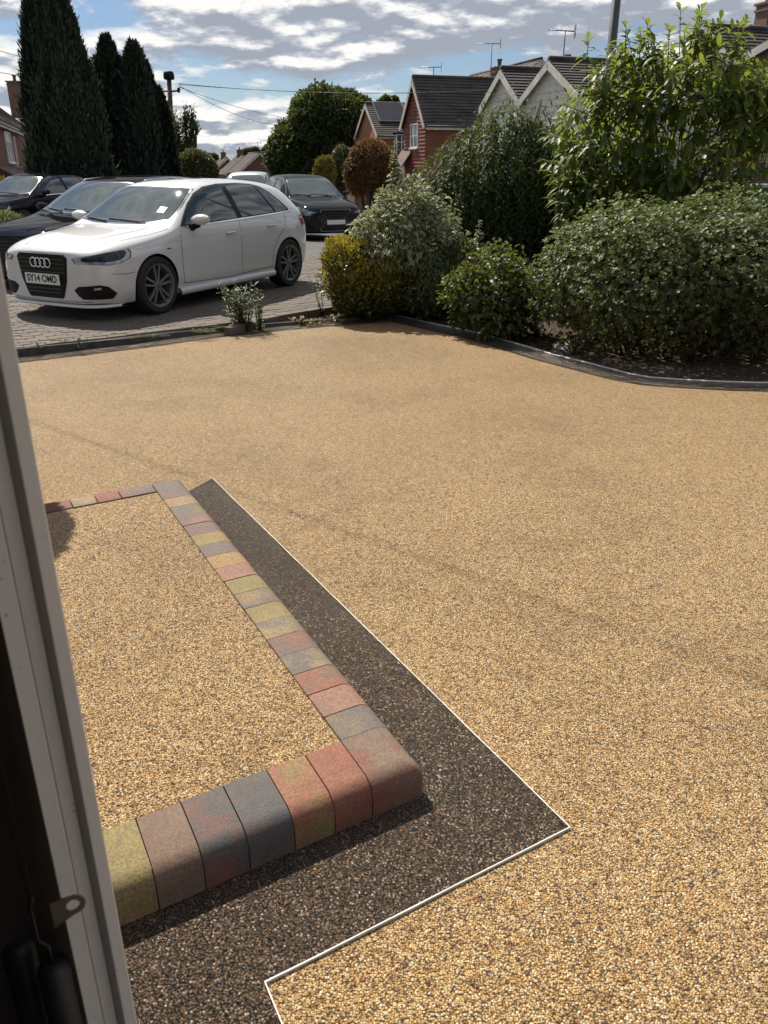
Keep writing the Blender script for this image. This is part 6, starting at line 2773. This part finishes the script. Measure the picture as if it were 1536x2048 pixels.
# evergreen mass closing the far right behind the gate, and behind the parked silver car
shrub('dark_shrub', 'dark evergreen shrub filling the gap behind the weeping tree', 'shrub', (1.2, 12.4, -.03), [(0, 0, .75, .9, .5, .8), (.9, .1, .9, .8, .5, .95), (1.6, .2, .8, .7, .5, .9), (2.5, .0, .75, .8, .5, .85), (3.1, .1, .6, .6, .4, .7)], 19000, .09, .045, ml_wist, .5, .3, .7, .5, False, .3, 10, .02, .15, 2.5, 43)


# ----------------------------------------------------------------- weeds, grass, litter, stones along the boundary
def weed(px, py, label, h, n, nst, L, W, spread, mat=None, flower=None, lean=(0, 0), seed=1, name='weed', cat='weed', z=-.02):
    g = gp(px, py, z)
    root = thing(name, label, cat, g)
    rs = random.Random(seed)
    mb = MB()
    Ps, Ds = [], []
    tops = []
    for s in range(nst):
        t = Vector((rs.gauss(0, spread) + lean[0], rs.gauss(0, spread * .6) + lean[1], h * rs.uniform(.55, 1.0)))
        s0 = Vector((t.x * .35, t.y * .35, -.02))
        mid = s0.lerp(t, .5) + Vector((rs.uniform(-.03, .03), 0, .03))
        mb.tube([s0, mid, t], [.004, .003, .0015], 4)
        tops.append(t)
        k = n // nst
        for i in range(k):
            q = rs.random() ** 1.2
            p = s0.lerp(mid, q * 2) if q < .5 else mid.lerp(t, q * 2 - 1)
            th = rs.random() * 6.28
            Ps.append(p)
            Ds.append((math.cos(th), math.sin(th), rs.uniform(-.1, .9)))
    mb.build('stem', m_twig, root)
    P, D = np.array([list(p) for p in Ps]), np.array(Ds)
    link_mesh('foliage', leaf_mesh('foliage', P, D, np.tile([0, 0, 1.0], (len(P), 1)) + rand_dirs(len(P)) * .3, L * (.5 + .8 * rng.random(len(P))), W, mat or ml_weed, .3, True), root)
    if flower:
        P = np.array([list(t + Vector((rs.uniform(-.02, .02), rs.uniform(-.02, .02), 0))) for t in tops for _ in range(2)])
        link_mesh('flower_head', leaf_mesh('flower_head', P, rand_dirs(len(P)) + np.array([[0, 0, .6]]), rand_dirs(len(P)), .022, .014, flower), root)
    return root


ml_pale = leaf_mat("pale flower", G((0, (.42, .38, .44)), (1, (.55, .5, .5))), .6, .3, (.5, .5, .5))
ml_seed = leaf_mat("seed head", G((0, (.20, .13, .08)), (1, (.30, .20, .12))), .7, .2, (.3, .2, .1))
weed(487, 657, 'bushy flowering weed by the grey stone in front of the white hatchback', .50, 900, 30, .062, .018, .095, None, ml_pale, (0, .02), 3)
weed(518, 655, 'smaller leafy weed leaning right of the bushy flowering weed', .40, 200, 11, .058, .017, .05, None, ml_seed, (.02, 0), 4)
weed(655, 628, 'tall thin weed leaning left beside the golden bush', .48, 110, 5, .05, .018, .04, None, ml_seed, (-.16, .0), 5)
weed(160, 690, 'small green seedling growing at the paving edge by the edging board', .09, 26, 4, .05, .016, .012, None, None, (0, 0), 6, z=.03)
weed(78, 694, 'tiny green sprig at the left end of the edging board', .05, 16, 3, .04, .014, .015, None, None, (0, 0), 7, z=.03)
weed(1150, 705, 'leafy sprig under the left end of the big hedge', .16, 60, 7, .05, .02, .06, ml_rose, None, (0, 0), 8)
weed(1075, 668, 'yellowish leafy plant between the flowering shrub and the hedge', .22, 90, 8, .07, .026, .05, ml_weed, None, (0, 0), 9)
weed(1385, 720, 'straggling leafy shoot at the foot of the big hedge', .22, 60, 8, .06, .024, .12, ml_rose, None, (0, 0), 10)
weed(940, 640, 'pale leaved shoot under the flowering shrub at its left', .18, 60, 6, .065, .03, .05, ml_rose, None, (0, 0), 11)


def tuft(px, py, label, n, h, spread, seed, z=.03):
    g = gp(px, py, z)
    root = thing('grass_tuft', label, 'grass tuft', g, 0, 'grass tufts along the edging board')
    th = rng.random(n) * 6.28
    r = rng.random(n) * spread
    P = np.stack([np.cos(th) * r * 1.8, np.sin(th) * r * .6, np.zeros(n) - .005], 1)
    D = np.stack([np.cos(th) * .5, np.sin(th) * .5, np.ones(n)], 1) + rng.normal(size=(n, 3)) * .25
    link_mesh('blades', leaf_mesh('blades', P, D, rand_dirs(n), h * (.4 + .8 * rng.random(n)), .006, ml_grass, .8, True), root)


tuft(405, 664, 'spiky grass tuft between the pavers left of the bushy weed', 150, .10, .07, 1)
tuft(300, 672, 'flat grassy mat along the edging board below the front wheel', 130, .045, .11, 2)
tuft(120, 683, 'thin dry grass by the edging board at the left', 40, .09, .05, 3)
tuft(440, 655, 'straw coloured grass beside the grey stone', 70, .06, .05, 4)
tuft(228, 668, 'single dark grass sprig standing on the paving', 14, .06, .012, 5)
tuft(20, 578, 'green grass clump beside the front bumper of the white hatchback', 120, .10, .10, 6)
tuft(24, 605, 'dry grass clump near the front bumper of the white hatchback', 90, .07, .10, 7)


def rock(px, py, size, label, seed, z=-.03, mat=None, name='stone', group=None, flat=.6):
    g = gp(px, py, z)
    bm = bmesh.new()
    bmesh.ops.create_icosphere(bm, subdivisions=2, radius=1)
    rs = random.Random(seed)
    pl = [(Vector((rs.uniform(-1, 1), rs.uniform(-1, 1), rs.uniform(-.3, 1))).normalized(), rs.uniform(.55, .85)) for _ in range(7)]
    for v in bm.verts:
        for n, d in pl:
            e = v.co.dot(n) - d
            if e > 0:
                v.co -= n * e
        v.co = Vector((v.co.x * size[0], v.co.y * size[1], v.co.z * size[2]))
    me = bpy.data.meshes.new(name)
    bm.to_mesh(me)
    bm.free()
    me.materials.append(mat or m_conc)
    o = link_mesh(name, me, None, (g.x, g.y, z + size[2] * .45), (rs.uniform(-.15, .15), rs.uniform(-.15, .15), rs.random() * 3))
    tag(o, label, 'stone', group)


m_stone = simple("pale stone", (.30, .28, .25), .85, 0, .25, 12, .5)
rock(482, 655, (.13, .10, .075), 'wedge shaped grey stone behind the edging board under the weeds', 2)
rock(1128, 693, (.17, .12, .03), 'flat buff stone shape put in for the sun patch in the bed between shrub and hedge', 4, -.03, m_stone)  # pale slab put in for the sun patch on the soil
for i, (px, py, s, lab) in enumerate(((1322, 747, .030, 'white pebble on the soil nearest the curved edging'), (1288, 738, .024, 'grey pebble left of the white pebble on the soil'), (1262, 733, .018, 'small pebble leftmost of those under the hedge'),
                                      (1360, 740, .020, 'small pale pebble right of the white pebble'), (1405, 748, .016, 'tiny pebble near the straight end of the edging'), (1240, 722, .02, 'brown pebble up under the hedge skirt'))):
    rock(px, py, (s, s * .8, s * .6), lab, 20 + i, -.03, m_stone, 'pebble', 'pebbles on the soil under the hedge')


def litter():
    """dead leaves, chips and twigs over the soil"""
    Ps = []
    def scatter(n, x0, y0, x1, y1):
        k = 0
        while k < n:
            px, py = random.uniform(x0, x1), random.uniform(y0, y1)
            p = gp(px, py, -.03)
            yb = lerp_poly(bound, p.x) + .05
            if p.y < yb or (p.x < Pp[-1].x and p.y > lerp_poly(pedge, p.x) - .02):
                continue
            Ps.append((p.x, p.y, bed_z(p.x, p.y) + random.uniform(.002, .02)))
            k += 1
    scatter(900, 500, 600, 780, 665)
    scatter(1500, 780, 590, 1120, 740)
    scatter(700, 1000, 660, 1536, 765)
    P = np.array(Ps)
    n = len(P)
    D = rng.normal(size=(n, 3)) * np.array([[1, 1, .25]])
    Nn = np.tile([0, 0, 1.0], (n, 1)) + rng.normal(size=(n, 3)) * .35
    me = leaf_mesh('leaf_litter', P, D, Nn, .028 * (.4 + .9 * rng.random(n)), .016, ml_litter, .3, True, .25)
    o = link_mesh('leaf_litter', me)
    tag(o, 'dead leaves and bark chips strewn over the planted bed', kind='stuff')


litter()
weed(600, 646, 'low creeping plant with yellow green leaves in the narrow bed', .06, 220, 14, .032, .02, .17, ml_yel, None, (0, 0), 15, z=-.03)


# unseen basket shape, added and shaped to throw a round shadow on the step
def basket():
    S = gp(62, 1056, .115)
    p = S + sdir * 2.55
    root = thing('shadow_basket', 'unseen basket shape added to cast a round shadow on the step', 'shadow caster', p)
    m = simple("black wire", (.02, .02, .02), .5)
    mb = MB()
    mb.lathe([(0, -.20), (.09, -.18), (.16, -.10), (.19, 0), (.18, 0), (.15, -.09), (.08, -.16), (0, -.18)], (0, 0, 0), 20)
    mb.build('bowl', simple("coir liner", (.10, .06, .03), .9), root)
    n = 4200
    P, D = lobes_points([(0, 0, .0, .165, .165, .22), (.02, .0, -.18, .14, .14, .14), (-.02, 0, .22, .13, .13, .15)], n, .35, .12, 7, 3)
    link_mesh('foliage', leaf_mesh('foliage', P, D * .6 + rand_dirs(n) * .6, D, .05, .028, ml_rose), root)
    w = Vector((-math.cos(R(31.5)), -math.sin(R(31.5)), 0))
    mb = MB()
    for k in range(3):
        t = 2.1 * k
        mb.tube([(.18 * math.cos(t), .18 * math.sin(t), 0), (0, 0, .34)], .003, 4)
    mb.build('chain', m, root)
    mb = MB()
    mb.tube([Vector((0, 0, .34)), Vector((0, 0, .38)), w * .25 + UPZ * .40, w * .62 + UPZ * .38], .008, 6)
    mb.tube([w * .2 + UPZ * .395, w * .62 + UPZ * .12], .007, 6)
    mb.build('bracket', m, root)


basket()
